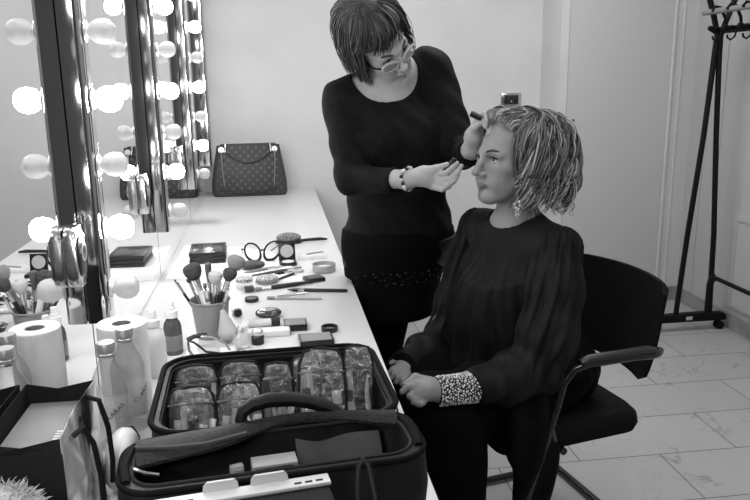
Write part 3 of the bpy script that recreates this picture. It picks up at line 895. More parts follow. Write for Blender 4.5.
bucket_brush('pale cream domed brush in the middle of the bucket', (.256, 1.900, .932), (.238, 1.906, .765), 'dome', .019, .036, SILVER, .006)
label_h = 'b'
bucket_brush('wide dark flat brush at the back of the bucket', (.233, 1.945, .944), (.235, 1.935, .765), 'flat', .019, .05, DARK_GREY, .005)
bucket_brush('small brown blunt brush leaning at the front of the bucket', (.228, 1.875, .905), (.240, 1.898, .765), 'flat', .011, .018, LIGHT, .006)
label_h = 'd'
bucket_brush('thin pencil-like brush sticking out to the left', (.148, 1.91, .912), (.232, 1.90, .765), 'flat', .004, .012, BLACK, .0038)
bucket_brush('slender eye brush with a small dark head near the left rim', (.181, 1.930, .908), (.228, 1.928, .765), 'dome', .007, .014, SILVER, .004)
label_h = 'm'
bucket_brush('slim silver brush leaning right near the bucket rim', (.290, 1.880, .900), (.245, 1.890, .765), 'flat', .006, .016, SILVER, .004)
bucket_brush('narrow black-handled brush at the centre rim', (.265, 1.925, .912), (.246, 1.925, .765), 'flat', .008, .02, BLACK, .0045)
# teardrop sponge leaning on the bucket
sg = SDF(.03); sg.cap((0, 0, .029), (-.010, .008, .080), .026, .008, .02)
sg_ = solid('makeup_sponge', sg, .002, mat('sponge_foam', .42, .9)); sg_.location = (0.281, 1.853, T)
tag(sg_, 'pale teardrop sponge leaning against the right side of the bucket', 'sponge')

# ---- paper towel roll
TOWEL = noise_mat('tissue_paper', 0.74, 0.80, 60, rough=0.95, bump=0.15)
pt = thing('paper_towel_roll', 'white paper towel roll standing against the mirror', 'paper towel', (0.096, 1.49, T))
MB().lathe([(.046, 0), (.0485, .002), (.0495, .09), (.0490, .186), (.047, .188), (.022, .188), (.020, .186), (.020, .004), (.046, 0)], 48).build('paper_roll', TOWEL, pt)
MB().lathe([(.0198, .002), (.0198, .186), (.0178, .186), (.0178, .002), (.0198, .002)], 32).build('cardboard_core', mat('cardboard', .22, .9), pt)

# ---- two clear bottles
def clear_bottle(label, loc, rz, h, txt):
    o = thing('glass_bottle', label, 'bottle', loc, rz, 'clear capped bottles by the mirror')
    k = h/.2
    prof = [(0, .004), (.028, .003), (.031, 0), (.033, .004), (.033, .115*k), (.031, .128*k), (.024, .146*k), (.0165, .160*k), (.0145, .170*k), (.0145, .182*k)]
    MB().lathe(prof, 36).build('bottle_glass', GLASS, o)
    MB().lathe([(0, .006), (.0305, .006), (.0312, .010), (.0312, .085*k), (0, .085*k)], 32).build('liquid', WATER, o)
    MB().lathe([(.0155, .174*k), (.0168, .175*k), (.0168, .180*k), (.0160, .181*k), (.0160, .184*k), (.0170, .185*k), (.0170, .197*k), (.0158, .2*k), (0, .2*k)], 32).build('screw_cap', mat('brushed_cap', .62, .3, metal=.7) if 'brushed_cap' not in bpy.data.materials else bpy.data.materials['brushed_cap'], o)
    # printed label wrapped round the glass
    vs, fs, n = [], [], 18
    for i in range(n+1):
        a = -PI/2-.75+1.5*i/n
        for z in (.03*k, .105*k): vs.append((.0334*math.cos(a), .0334*math.sin(a), z))
    for i in range(n): fs.append((2*i, 2*i+2, 2*i+3, 2*i+1))
    b = MB(); b._add(vs, fs); b.build('paper_label', LABEL, o)
    fc = bpy.data.curves.new('lettering', 'FONT'); fc.body = txt; fc.size = .013; fc.align_x = 'CENTER'; fc.extrude = .0002
    to = bpy.data.objects.new('lettering', fc); col.objects.link(to)
    dg = bpy.context.evaluated_depsgraph_get(); me = bpy.data.meshes.new_from_object(to.evaluated_get(dg)); bpy.data.objects.remove(to)
    me.materials.append(BLACK_M)
    cr, sr = math.cos(.62), math.sin(.62)
    for v in me.vertices:
        x_, y_ = v.co.x*cr-v.co.y*sr, v.co.x*sr+v.co.y*cr
        a = -PI/2+.15+x_/.0336
        v.co = ((.0337+v.co.z*.2)*math.cos(a), (.0337+v.co.z*.2)*math.sin(a), .072*k+y_)
    lo = bpy.data.objects.new('lettering', me); col.objects.link(lo); lo.parent = o
LABEL, _, _ = glassy('frosted_label', 0.85, 0.5, 0.16, .97, .1)
clear_bottle('clear glass bottle with silver cap, nearer the camera of the two', (0.099, 1.33, T), .25, .204, 'CLARAS')
clear_bottle('clear glass bottle with silver cap, directly in front of the paper towels', (0.119, 1.402, T), .9, .206, 'CLARAS')

# ---- spray bottles
sp1 = thing('spray_bottle', 'frosted white spray bottle with a white capped top', 'bottle', (0.128, 1.665, T), 0, 'small spray bottles')
MB().lathe([(0, .001), (.023, 0), (.025, .003), (.025, .085), (.022, .105), (.013, .116), (.0125, .122)], 28).build('bottle_body', mat('frosted_plastic', .70, .35), sp1)
MB().lathe([(.0135, .118), (.015, .119), (.015, .134), (.0085, .136), (.0082, .155), (.007, .158), (0, .158)], 24).build('spray_cap', LIGHT, sp1)
sp2 = thing('spray_bottle', 'dark glass spray bottle with a white pump, left of the bucket', 'bottle', (0.150, 1.80, T), 0, 'small spray bottles')
MB().lathe([(0, .001), (.020, 0), (.0225, .003), (.0225, .068), (.020, .080), (.013, .092), (.0125, .098)], 28).build('bottle_body', mat('smoky_glass', .07, .12, spec=.7), sp2)
MB().lathe([(.0225, .012), (.0229, .013), (.0229, .05), (.0225, .051)], 28).build('label_band', mat('grey_label', .18, .4), sp2)
MB().lathe([(.0135, .094), (.0155, .095), (.0155, .112), (.010, .114), (.0098, .120), (.0075, .121), (.0075, .136), (0, .137)], 24).build('spray_pump', LIGHT, sp2)

# ---- paper gift bag in the corner by the camera
BAG_IN = mat('bag_black_lining', 0.010, 0.8, spec=.15)
foil = noise_mat('glossy_bag_paper', 0.02, 0.75, 16, rough=0.16, detail=3, stretch=(1, 1, .28), metal=0.35, lo=.42, hi=.60)
gb = thing('gift_bag', 'open black lined paper carrier bag with rope handles at the lower left', 'shopping bag', (0.069, 1.05, T))
W2, D2, HH = .052, .10, .205
b = MB()
b.prism([(-W2, -D2), (W2, -D2), (W2, D2), (-W2, D2)], 0, .002, 'xy')
b.box(-W2, -W2+.0012, -D2, D2, 0, HH); 
b.build('bag_base', BAG_IN, gb)
def wallq(pts_out, th, name, m_):
    # pts_out: list of rows of points, solid sheet of thickness th along given normal
    b = MB(); r, c = len(pts_out), len(pts_out[0])
    vs = [Vector(p) for row in pts_out for p in row]; n = Vector(th)
    fs = []
    for i in range(r-1):
        for j in range(c-1): fs.append((i*c+j, i*c+j+1, (i+1)*c+j+1, (i+1)*c+j))
    N = len(vs); allv = vs+[v+n for v in vs]
    ff = fs+[tuple(N+k for k in f[::-1]) for f in fs]
    rim = [j for j in range(c)]+[i*c+c-1 for i in range(1, r)]+[(r-1)*c+j for j in range(c-2, -1, -1)]+[i*c for i in range(r-2, 0, -1)]
    for k in range(len(rim)):
        a, d = rim[k], rim[(k+1) % len(rim)]; ff.append((a, d, N+d, N+a))
    b._add(allv, ff); return b.build(name, m_, gb, smooth=False)
# far panel sags at its middle, near panel likewise
wallq([[(-W2, D2, 0), (0, D2, 0), (W2, D2, 0)], [(-W2, D2, HH*.8), (0, D2-.004, HH*.8), (W2, D2, HH*.8)], [(-W2, D2, HH), (-.004, D2-.006, HH-.008), (W2, D2, HH)]], (0, -.0012, 0), 'far_panel', BAG_IN)
wallq([[(-W2, -D2, 0), (0, -D2, 0), (W2, -D2, 0)], [(-W2, -D2, HH*.9), (0, -D2+.004, HH*.9), (W2, -D2, HH*.9)], [(-W2, -D2, HH), (0, -D2, HH-.01), (W2, -D2, HH)]], (0, .0012, 0), 'near_panel', BAG_IN)
wallq([[(W2, -D2, 0), (W2-.003, 0, 0), (W2, D2, 0)], [(W2, -D2, HH*.5), (W2+.004, 0, HH*.5), (W2, D2, HH*.5)], [(W2, -D2, HH), (W2-.006, 0, HH), (W2, D2, HH)]], (-.001, 0, 0), 'side_gusset', foil)
MB().tube([(W2+.003, -.055, HH-.02), (W2+.014, -.045, HH-.012), (W2+.020, -.02, HH-.05), (W2+.020, .0, HH-.11), (W2+.018, .01, HH-.17)], .0042, 10).build('rope_handle', BLACK_M, gb)
MB().tube([(W2-.002, .055, HH-.01), (W2+.013, .06, HH-.018), (W2+.020, .072, HH-.07), (W2+.020, .078, HH-.13), (W2+.016, .08, HH-.17)], .0042, 10).build('rope_handle', BLACK_M, gb)
MB().tube([(.03, D2-.004, HH-.03), (.032, D2-.010, HH-.04), (.036, D2-.016, HH-.055)], .004, 8).build('rope_knot', BLACK_M, gb)
MB().tube([(W2-.004, .01, HH-.02), (W2-.010, .006, HH-.045), (W2-.014, .0, HH-.07)], .004, 8).build('rope_knot', BLACK_M, gb)
# grey box inside the bag
gx = thing('grey_gift_box', 'plain grey box with small white lettering inside the carrier bag', 'box', (0.063, 1.06, T+.003))
MB().box(-.042, .042, -.080, .084, 0, .168, .003).build('box_body', mat('grey_card', .15, .6), gx)
MB().box(-.040, .040, -.078, .082, .168, .172, .001).build('box_lid', mat('grey_card_lid', .20, .55), gx)
for k in range(4):
    MB().box(.028, .036, -.050+.008*k, -.047+.008*k, .172, .1726).build('printed_mark', LIGHT, gx)

# ---- pale rounded pouch between bag and case
rp_ = thing('vanity_pouch', 'pale rounded pouch squeezed between the carrier bag and the black case', 'pouch', (0.1425, 1.19, T))
s_ = SDF(.02); s_.ell((0, 0, .045), (.022, .05, .045)); s_.cap((0, -.035, .03), (0, .035, .03), .022); s_.cap((0, -.03, .062), (0, .03, .062), .018)
solid('pouch_body', s_, .003, mat('pale_leatherette', .62, .4), rp_)
MB().tube([(.019, .05, .02), (.020, .045, .06), (.012, .04, .082), (0, .03, .086)], .002, 8).build('zip_edge', DARK_GREY, rp_)

# ---- fur collar
FUR = noise_mat('grey_fur', 0.22, 0.5, 30, rough=.9)
fur = MB()
for k in range(9000):
    u_a = random.uniform(0, 2*PI); v_a = math.acos(random.uniform(-.9, 1))
    n = Vector((math.sin(v_a)*math.cos(u_a), math.sin(v_a)*math.sin(u_a), math.cos(v_a)))
    p = Vector((n.x*.058, n.y*.040, .092+n.z*.078))
    q = p+n*random.uniform(.003, .011)+Vector((random.uniform(-.018, .008), random.uniform(-.010, .010), random.uniform(-.014, .004)))
    fur.tube([p-n*.006, (p+q)/2+Vector((0, 0, .002)), q], [.0009, .0007, .0002], 3)
ft = thing('fur_pompom', 'fluffy grey fur trim at the bottom left corner', 'fur trim', (0.062, 0.890, T))
s_ = SDF(.01); s_.ell((0, 0, .089), (.058, .040, .084)); s_.cuts.append(lambda P: -P[:, 2])
solid('fur_core', s_, .004, FUR, ft)
tag(fur.build('fur_hairs', FUR, ft), kind='stuff')

# ================================================================== open soft cases
NYL = noise_mat('black_nylon', 0.006, 0.010, 16, rough=0.55, bump=.5, spec=.2)
MESHN = noise_mat('black_mesh_fabric', 0.006, 0.020, 260, rough=.6, bump=.4, spec=.2)
PIPE = mat('case_piping', 0.004, 0.75, spec=.08)
ZIPB = mat('black_zip', 0.012, 0.6, spec=.15)
tc_ = thing('makeup_case', 'open black soft case full of clear pouches on the counter', 'makeup case', (0.400, 1.302, T), .04)
def shell(w0, d0, w1, d1, h, th, r):
    o0, o1 = rrect(w0, d0, r, 7), rrect(w1, d1, r, 7)
    i1, i0 = rrect(w1-2*th, d1-2*th, r-th*.6, 7), rrect(w0-2*th, d0-2*th, r-th*.6, 7)
    n = len(o0); b = MB(); vs, fs = [], []
    rows = [[(x, y, 0) for x, y in o0], [(x*1.01, y*1.01, h*.5) for x, y in [((a+c)/2, (b2+d)/2) for (a, b2), (c, d) in zip(o0, o1)]], [(x, y, h) for x, y in o1],
            [(x, y, h) for x, y in i1], [(x, y, .012) for x, y in i0]]
    for row in rows: vs += row
    for i in range(len(rows)-1):
        for k in range(n):
            k2 = (k+1) % n
            fs.append((i*n+k, i*n+k2, (i+1)*n+k2, (i+1)*n+k))
    fs.append(tuple(range(n))[::-1]); fs.append(tuple(4*n+k for k in range(n)))
    b._add(vs, fs); return b, o1, i1
b, o1, i1 = shell(.415, .335, .418, .34, .112, .012, .06)
b.build('case_shell', NYL, tc_)
MB().tube([(x*1.003, y*1.003, .113) for x, y in o1], .0055, 8, closed=True).build('rim_piping', PIPE, tc_)
MB().tube([(x, y, .103) for x, y in i1], .0035, 6, closed=True).build('zip_track', ZIPB, tc_)
zp = MB(); zp.tube([(.211, -.02, .10), (.220, -.06, .08), (.223, -.10, .055), (.220, -.13, .045)], .0022, 6); zp.build('zip_pull', DARK_GREY, tc_)

# clear pouches with cosmetics inside
POUCH, pnt, ppb = glassy('pouch_vinyl', 0.35, 0.10, 0.22, 0.97)
ppb.inputs['IOR'].default_value = 1.9; ppb.inputs['Coat Weight'].default_value = 1.0; ppb.inputs['Coat Roughness'].default_value = .04
nzz = pnt.nodes.new('ShaderNodeTexNoise'); nzz.inputs['Scale'].default_value = 34; nzz.inputs['Detail'].default_value = 2
tcc = pnt.nodes.new('ShaderNodeTexCoord'); bpp = pnt.nodes.new('ShaderNodeBump'); bpp.inputs['Strength'].default_value = 1.0; bpp.inputs['Distance'].default_value = .03
pnt.links.new(tcc.outputs['Object'], nzz.inputs['Vector']); pnt.links.new(nzz.outputs['Fac'], bpp.inputs['Height']); pnt.links.new(bpp.outputs['Normal'], ppb.inputs['Normal'])
CM = Matrix.Translation((0.400, 1.302, T)) @ Matrix.Rotation(.04, 4, 'Z')
GREYS = [mat(f'cosmetic_{n}', v, .35) for n, v in (('black', .015), ('dark', .05), ('mid', .2), ('pale', .5), ('white', .75))]
def pouch(label, x, y, z, w_, d_, h_, tilt, rz, bulge=.3):
    loc = CM @ Vector((x, y, z))
    o = thing('clear_pouch', label, 'pouch', loc, rz+.04, 'clear zip pouches in the open case')
    o.rotation_euler = (tilt, 0, rz+.04)
    n = 18; vs, fs = [], []
    sd = random.random()*9
    for side in (1, -1):
        for i in range(n+1):
            for j in range(n+1):
                u_, v_ = i/n, j/n
                e_ = (math.sin(PI*min(1, max(0, u_)))**.5)*(math.sin(PI*min(1, max(0, v_)))**.45)
                wr = .30*math.sin(10*u_+sd)*math.sin(8*v_+sd*2)+.16*math.sin(19*u_+11*v_+sd)+.10*math.sin(27*v_-8*u_+sd)
                vs.append(((u_-.5)*w_*(1-.10*v_**4), side*d_/2*e_*(1+wr), v_*h_-(.14*h_*(abs(u_-.5)*2)**5 if v_ > .7 else 0)*((v_-.7)/.3 if v_ > .7 else 0)))
    N = (n+1)**2
    for sd_ in (0, 1):
        for i in range(n):
            for j in range(n):
                f = (sd_*N+i*(n+1)+j, sd_*N+(i+1)*(n+1)+j, sd_*N+(i+1)*(n+1)+j+1, sd_*N+i*(n+1)+j+1)
                fs.append(f if sd_ else f[::-1])
    b = MB(); b._add(vs, fs); b.build('vinyl_sleeve', POUCH, o)
    e_ = [(-.5*w_, 0, .004), (-.5*w_, 0, h_*.55), (-.47*w_, 0, h_*.82), (-.36*w_, 0, h_*.965), (0, 0, h_), (.36*w_, 0, h_*.965), (.47*w_, 0, h_*.82), (.5*w_, 0, h_*.55), (.5*w_, 0, .004)]
    MB().tube(e_, .0032, 6).build('black_piping', BLACK_M, o)
    MB().tube([(-.49*w_, -d_*.18, h_*.70), (0, -d_*.42, h_*.72), (.49*w_, -d_*.18, h_*.70)], .0022, 6).build('zip', DARK_GREY, o)
    # contents
    R_ = o.rotation_euler.to_matrix()
    for k in range(5):
        xx = (-.36+.18*k)*w_; hh = random.uniform(.35, .7)*h_; lean = random.uniform(-.25, .25)
        p0 = loc+R_ @ Vector((xx, random.uniform(-.10, .10)*d_, .006)); m_ = GREYS[random.choice((0, 2, 3, 3, 4, 4))]
        it = thing('cosmetic_stick', 'slim cosmetic stick seen through a clear pouch in the case', 'cosmetic', p0, 0, 'cosmetics inside the clear pouches')
        q = R_ @ Vector((math.sin(lean), 0, math.cos(lean)))
        rr = random.uniform(.004, .0085)
        MB().tube([q*0, q*hh*.65], rr, 10).build('barrel', m_, it)
        MB().tube([q*hh*.64, q*hh], rr*1.1, 10).build('cap', GREYS[(k*2+1) % 5], it)
    return o
pouch('clear pouch at the back left of the case', -.146, .062, .028, .082, .032, .102, -.28, .02)
pouch('clear pouch at the back, second from the left', -.062, .066, .028, .082, .032, .102, -.28, .0)
pouch('clear pouch at the front left of the case', -.150, -.040, .022, .084, .036, .106, -.34, .02)
pouch('clear pouch at the front, second from the left', -.064, -.038, .022, .082, .036, .106, -.34, .0)
pouch('narrow clear pouch in the middle of the case', .010, .036, .024, .058, .030, .108, -.30, .0)
pouch('clear pouch just right of the case middle', .066, .052, .024, .058, .030, .112, -.30, -.03)
pouch('tall clear pouch leaning towards the right end of the case', .088, -.028, .020, .088, .034, .156, -.40, -.10)
pouch('tall clear pouch at the right end of the case', .157, -.020, .022, .058, .032, .152, -.40, -.15)

# ---- nearer bag
fb = thing('kit_bag', 'large black kit bag with arched handle, nearest on the counter', 'bag', (0.402, 1.022, T), .10)
b = MB()
secs = []
for z, w_, d_ in ((0, .43, .155), (.01, .442, .168), (.07, .452, .176), (.118, .446, .165), (.130, .440, .155)):
    secs.append([(x, y, z) for x, y in rrect(w_, d_, .05, 7)])
for z, w_, d_ in ((.128, .405, .118), (.085, .395, .110), (.070, .38, .10)):
    secs.append([(x, y-.004, z) for x, y in rrect(w_, d_, .04, 7)])
loft(b, secs); b.build('bag_body', NYL, fb)
MB().tube([(x, y, .127) for x, y in rrect(.443, .158, .05, 7)], .0045, 8, closed=True).build('top_piping', PIPE, fb)
MB().tube([(x, y-.004, .129) for x, y in rrect(.407, .120, .04, 7)], .003, 8, closed=True).build('opening_zip', ZIPB, fb)
def sstep_(a, b_, x):
    t = min(1, max(0, (x-a)/(b_-a))); return t*t*(3-2*t)
# mesh flap folded back across the top
b = MB(); vs, fs = [], []
for i in range(13):
    q = i/12; x = -.205+.41*q
    for j in range(5):
        p = j/4
        vs.append((x*(1-.03*p), .080-p*(.082-.052*sstep_(.25, .6, q)-.015*math.sin(PI*q)+.02*sstep_(.75, 1, q)), .128+.010*math.sin(PI*p)+.010*math.sin(PI*q)))
for i in range(12):
    for j in range(4): fs.append((i*5+j, (i+1)*5+j, (i+1)*5+j+1, i*5+j+1))
N = len(vs); vs += [(x, y, z-.005) for x, y, z in vs]; fs += [tuple(N+k for k in f[::-1]) for f in fs]
rim = [i*5 for i in range(13)]+[60+j for j in range(1, 5)]+[i*5+4 for i in range(11, -1, -1)]+[j for j in range(3, 0, -1)]
for k in range(len(rim)):
    a, c = rim[k], rim[(k+1) % len(rim)]; fs.append((a, c, N+c, N+a))
b._add(vs, fs); b.build('mesh_flap', MESHN, fb)
hd = [(-.040, .078, .128), (-.045, .081, .143), (-.041, .083, .155), (-.026, .085, .164), (.000, .086, .168), (.034, .086, .166), (.064, .085, .159), (.088, .083, .149), (.108, .081, .138), (.116, .078, .128)]
MB().tube(hd, [.012, .013, .014, .015, .016, .016, .016, .015, .013, .012], 12, flat=.75).build('carry_handle', NYL, fb)
for s_ in (-1, 1):
    MB().tube([(s_*.210, .05, .131), (s_*.216, .0, .134), (s_*.210, -.05, .131)], .007, 8, flat=.6).build('side_strap', PIPE, fb)
BMx = Matrix.Translation((0.402, 1.022, T)) @ Matrix.Rotation(.10, 4, 'Z')
pb_ = thing('white_plastic_case', 'small white rimmed case with dark inside, lying in the near bag', 'box', BMx @ Vector((-.002, .005, .071)), .12)
b = MB(); b.box(-.034, .034, .012, .016, 0, .036, .001).box(-.034, -.029, -.016, .016, 0, .036, .001).box(.029, .034, -.016, .016, 0, .036, .001).box(-.034, .034, -.016, .016, .032, .037, .001); b.build('white_rim', mat('offwhite_plastic', .30, .45), pb_)
MB().box(-.029, .029, -.008, .010, .002, .032).build('dark_inside', BLACK, pb_)
pb2 = thing('white_clip', 'small white clip standing left of the white rimmed case', 'clip', BMx @ Vector((-.058, .008, .071)), .3)
MB().box(-.010, .010, -.006, .006, 0, .034, .002).build('clip_body', bpy.data.materials['offwhite_plastic'], pb2)
MB().box(-.006, .006, -.009, -.006, .012, .030, .001).build('clip_jaw', MID_GREY, pb2)
# slotted tray with tabs, and its dark body
st = thing('slotted_tray', 'cream slotted rack with two raised tabs on a black body, at the bottom edge', 'rack', BMx @ Vector((-.055, -.103, .0)), .135)
GREYP = mat('cream_plastic', .52, .35)
b = MB(); b.box(-.118, .118, -.050, .010, 0, .121, .004); b.build('tray_body', BLACK_M, st)
b = MB(); b.box(-.120, .120, -.012, .012, .121, .127, .0015); b.build('tray_edge', GREYP, st)
for cx, w_ in ((-.028, .048), (.038, .052)):
    b = MB(); b.prism([(cx-w_/2, 0), (cx+w_/2, 0), (cx+w_/2-.001, .010), (cx+w_/2-.006, .016), (cx-w_/2+.006, .016), (cx-w_/2+.001, .010)], .008, .012, 'xz'); 
    o_ = b.build('tab', GREYP, st); o_.location = (0, 0, .125)
for x in (-.10, -.085, -.07, .075, .09, .105):
    MB().box(x-.005, x+.005, -.006, -.002, .127, .1276).build('slot', BLACK_M, st)
MB().box(.085, .102, -.0512, -.050, .078, .098).build('sticker', LIGHT, st)
MB().lathe([(.0035, 0), (.0035, .0008), (0, .0008)], 14, (.097, -.0512, .092), (0, -1, 0)).build('sticker_dot', BLACK, st)
# grey lining panel and pocket edge inside the bag
b = MB(); vs, fs = [], []
for i in range(15):
    q = i/14
    for j in range(5):
        u_ = j/4
        vs.append((.036+.135*q, .046-.026*u_-.006*math.sin(9*q), .112-.036*u_+.005*math.sin(7*q+2)))
for i in range(14):
    for j in range(4): fs.append((i*5+j, (i+1)*5+j, (i+1)*5+j+1, i*5+j+1))
N = len(vs); vs += [(x, y, z-.004) for x, y, z in vs]; fs += [tuple(N+k for k in f[::-1]) for f in fs]
rim = [i*5 for i in range(15)]+[70+j for j in range(1, 5)]+[i*5+4 for i in range(13, -1, -1)]+[j for j in range(3, 0, -1)]
for k in range(len(rim)):
    a, d_ = rim[k], rim[(k+1) % len(rim)]; fs.append((a, d_, N+d_, N+a))
b._add(vs, fs); b.build('lining_panel', noise_mat('grey_lining', .028, .042, 20, rough=.7, bump=.3), fb)
MB().tube([(-.20, .035, .139), (-.15, .018, .142), (-.10, .014, .143), (-.04, .030, .144)], .0035, 6).build('flap_zip', DARK_GREY, fb)
MB().tube([(-.20, -.02, .134), (-.185, -.04, .137), (-.165, -.045, .134)], .003, 6).build('zip_pull', SILVER, fb)
# cable loop
cb = thing('cable', 'thin black cable looped up in front of the near bag', 'cable', BMx @ Vector((.112, -.085, .0)), .1)
MB().tube([(-.014, -.045, 0.003), (-.012, -.035, .06), (-.010, -.024, .11), (-.006, -.018, .140), (.001, -.016, .149), (.008, -.018, .140), (.014, -.026, .10), (.022, -.04, .03), (.03, -.05, 0.004)], .0032, 8).build('cable_cord', mat('cable_rubber', .02, .3), cb)
MB().cyl((-.014, -.045, 0), (-.014, -.045, .012), .0045, .004, 12).build('plug', DARK_GREY, cb)
# leaflet near the counter edge
lf = thing('leaflet', 'printed grey leaflet on the counter edge at the bottom right of the bag', 'leaflet', (0.640, 0.880, T), -.5)
MB().box(-.06, .030, -.06, .045, 0, .004, .001).build('pages', PAPER, lf)
MB().box(-.058, .028, -.058, .043, .004, .0046).build('cover', noise_mat('printed_cover', .18, .5, 40, rough=.4, stretch=(1, 6, 1)), lf)
for k in range(5):
    MB().box(-.05, .015-.008*(k % 2), .028-.018*k, .032-.018*k, .0046, .0049).build('printed_line', DARK_GREY, lf)
# ================================================================== PEOPLE
SKIN = noise_mat('skin', 0.36, 0.40, 30, rough=0.5, spec=0.35)
SKIN_S = noise_mat('skin_made_up', 0.26, 0.29, 30, rough=0.48, spec=0.35)
for m_ in (SKIN, SKIN_S):
    nt = m_.node_tree; b_s = nt.nodes['Principled BSDF']; src = b_s.inputs['Base Color'].links[0].from_socket
    at = nt.nodes.new('ShaderNodeAttribute'); at.attribute_name = 'make_up'
    mx = nt.nodes.new('ShaderNodeMixRGB'); mx.inputs['Color2'].default_value = (.02, .02, .02, 1)
    nt.links.new(at.outputs['Fac'], mx.inputs['Fac']); nt.links.new(src, mx.inputs['Color1']); nt.links.new(mx.outputs['Color'], b_s.inputs['Base Color'])
EYE_W = mat('eye_white', 0.62, 0.15)
IRIS = mat('iris', 0.02, 0.08, spec=.8)
LASH = mat('lashes', 0.010, 0.6)
BROW = mat('brow_hair', 0.05, 0.8)
def child(o, root):
    o.parent = root
    o.matrix_parent_inverse = Matrix.Translation(-root.location)
    return o
class Head:
    def __init__(s, C, F, U):
        s.strength = (.35, .10, .05); s.C = V(*C); F = V(*F); F /= np.linalg.norm(F); U = V(*U); U -= F*(U@F); U /= np.linalg.norm(U)
        s.F, s.U, s.L = F, U, np.cross(U, F)
        s.R = np.stack([s.L, s.F, s.U])
    def W(s, x, y, z): return s.C+x*s.L+y*s.F+z*s.U
    def loc(s, P): return (np.asarray(P)-s.C)@s.R.T
    def add(s, S, nose=1.0, jaw=1.0):
        W, R = s.W, s.R
        E = lambda x, y, z, rx, ry, rz, k=.02, op=1: S.ell(W(x, y, z), (rx, ry, rz), R, k, op)
        Cp = lambda a, b, ra, rb, k=.012, op=1: S.cap(W(*a), W(*b), ra, rb, k, op)
        E(0, -.012, .040, .076, .098, .083)
        E(0, .028, -.020, .062, .068, .080, .03)
        E(0, .030, -.072, .050*jaw, .052, .044, .03)
        Cp((-.052, .0, -.055), (-.018, .070, -.104), .020, .016, .03); Cp((.052, .0, -.055), (.018, .070, -.104), .020, .016, .03)
        E(0, .078, -.104, .021, .017, .016, .02)
        for q in (-1, 1):
            E(q*.040, .060, -.026, .024, .026, .022, .02)
            E(q*.030, .066, -.058, .022, .024, .024, .02)
            Cp((q*.012, .094, .017), (q*.046, .076, .014), .0095, .008, .018)
        for q in (-1, 1):
            E(q*.032, .106, -.001, .0185, .020, .0125, .014, -1)
        Cp((0, .094, .006), (0, .1155*nose, -.034), .0068, .0085, .012)
        E(0, .1165*nose, -.037, .0095, .0095, .0085, .008)
        for q in (-1, 1):
            E(q*.0118, .1035, -.041, .0075, .0105, .0075, .007)
            E(q*.006, .109, -.0475, .0032, .0045, .004, .003, -1)
        Cp((0, .098, -.050), (0, .100, -.058), .008, .008, .012)
        for q in (-1, 1):
            Cp((0, .1045, -.0645), (q*.021, .0905, -.0685), .0062, .0030, .005)
            Cp((0, .1030, -.0745), (q*.019, .0905, -.0705), .0070, .0034, .005)
            # lids
            pts = [(q*(.032+.0165*math.cos(a)), .0835+.0055*math.sin(a)-.005*abs(math.cos(a)), .0010+.0098*math.sin(a)) for a in np.linspace(0.0, PI, 7)]
            for i in range(6): Cp(pts[i], pts[i+1], .0038, .0038, .004)
            pts = [(q*(.032+.016*math.cos(a)), .0815-.004*abs(math.cos(a)), -.0010-.0090*math.sin(a)) for a in np.linspace(0.0, PI, 7)]
            for i in range(6): Cp(pts[i], pts[i+1], .0030, .0030, .005)
            # ears
            E(q*.077, -.012, -.012, .009, .019, .031, .006)
            E(q*.074, -.005, -.036, .008, .010, .012, .006)
            E(q*.086, -.008, -.006, .006, .010, .016, .004, -1)
        return s
    def makeup(s, P):
        # how strongly lip colour, eye make-up and blusher tint the skin
        x, y, z = s.loc(P).T
        ax_ = np.abs(x)
        up = sstep(.0, .0022, -.0600-.30*ax_-z); lo = sstep(.0, .0022, z+.0815-.30*ax_)
        lip = up*lo*sstep(.0235, .0205, ax_)*((y > .084) & (y < .125))
        q = ((ax_-.034)/.023)**2+((z-.007)/.0135)**2
        eye = sstep(1.15, .35, q)*((y > .05) & (y < .105))
        bl = sstep(1.0, .0, ((ax_-.050)/.026)**2+((z+.030)/.024)**2)*((y > .02) & (y < .105))
        return np.clip(s.strength[0]*lip+s.strength[1]*eye+s.strength[2]*bl, 0, 1)
    def eyes(s, root, gaze=(0, 0), open_=1.0):
        for q in (-1, 1):
            b = MB(); rot = Matrix(s.R.T.tolist())
            b.ball(s.W(q*.032, .0775, .0), .0120, 18, 12); child(b.build('eyeball', EYE_W), root)
            d = Vector((q*.0+gaze[0], 1, gaze[1])).normalized()
            c = V(q*.032, .0775, 0)+V(*d)*.0074
            b = MB(); b.ball(s.W(*c), .0066, 16, 10); child(b.build('iris', IRIS), root)
            b = MB()
            b.tube([s.W(q*(.032+.0165*math.cos(a)), .0885+.0055*math.sin(a)-.006*abs(math.cos(a)), .0005+.0078*math.sin(a)) for a in np.linspace(.0, PI, 9)], [.0014, .0020, .0024, .0026, .0026, .0024, .0021, .0016, .0008], 6)
            b.tube([s.W(q*(.032+.0155*math.cos(a)), .0862-.004*abs(math.cos(a)), -.0015-.0075*math.sin(a)) for a in np.linspace(.1, PI-.1, 7)], .0008, 5)
            child(b.build('eyelashes', LASH), root)
            b = MB()
            b.tube([s.W(q*x, y, z) for x, y, z in ((.014, .1015, .0185), (.024, .0995, .0235), (.036, .0925, .0260), (.046, .082, .0230), (.053, .0725, .0175))], [.0018, .0026, .0026, .0020, .0008], 6, flat=1.3)
            child(b.build('eyebrow', BROW), root)
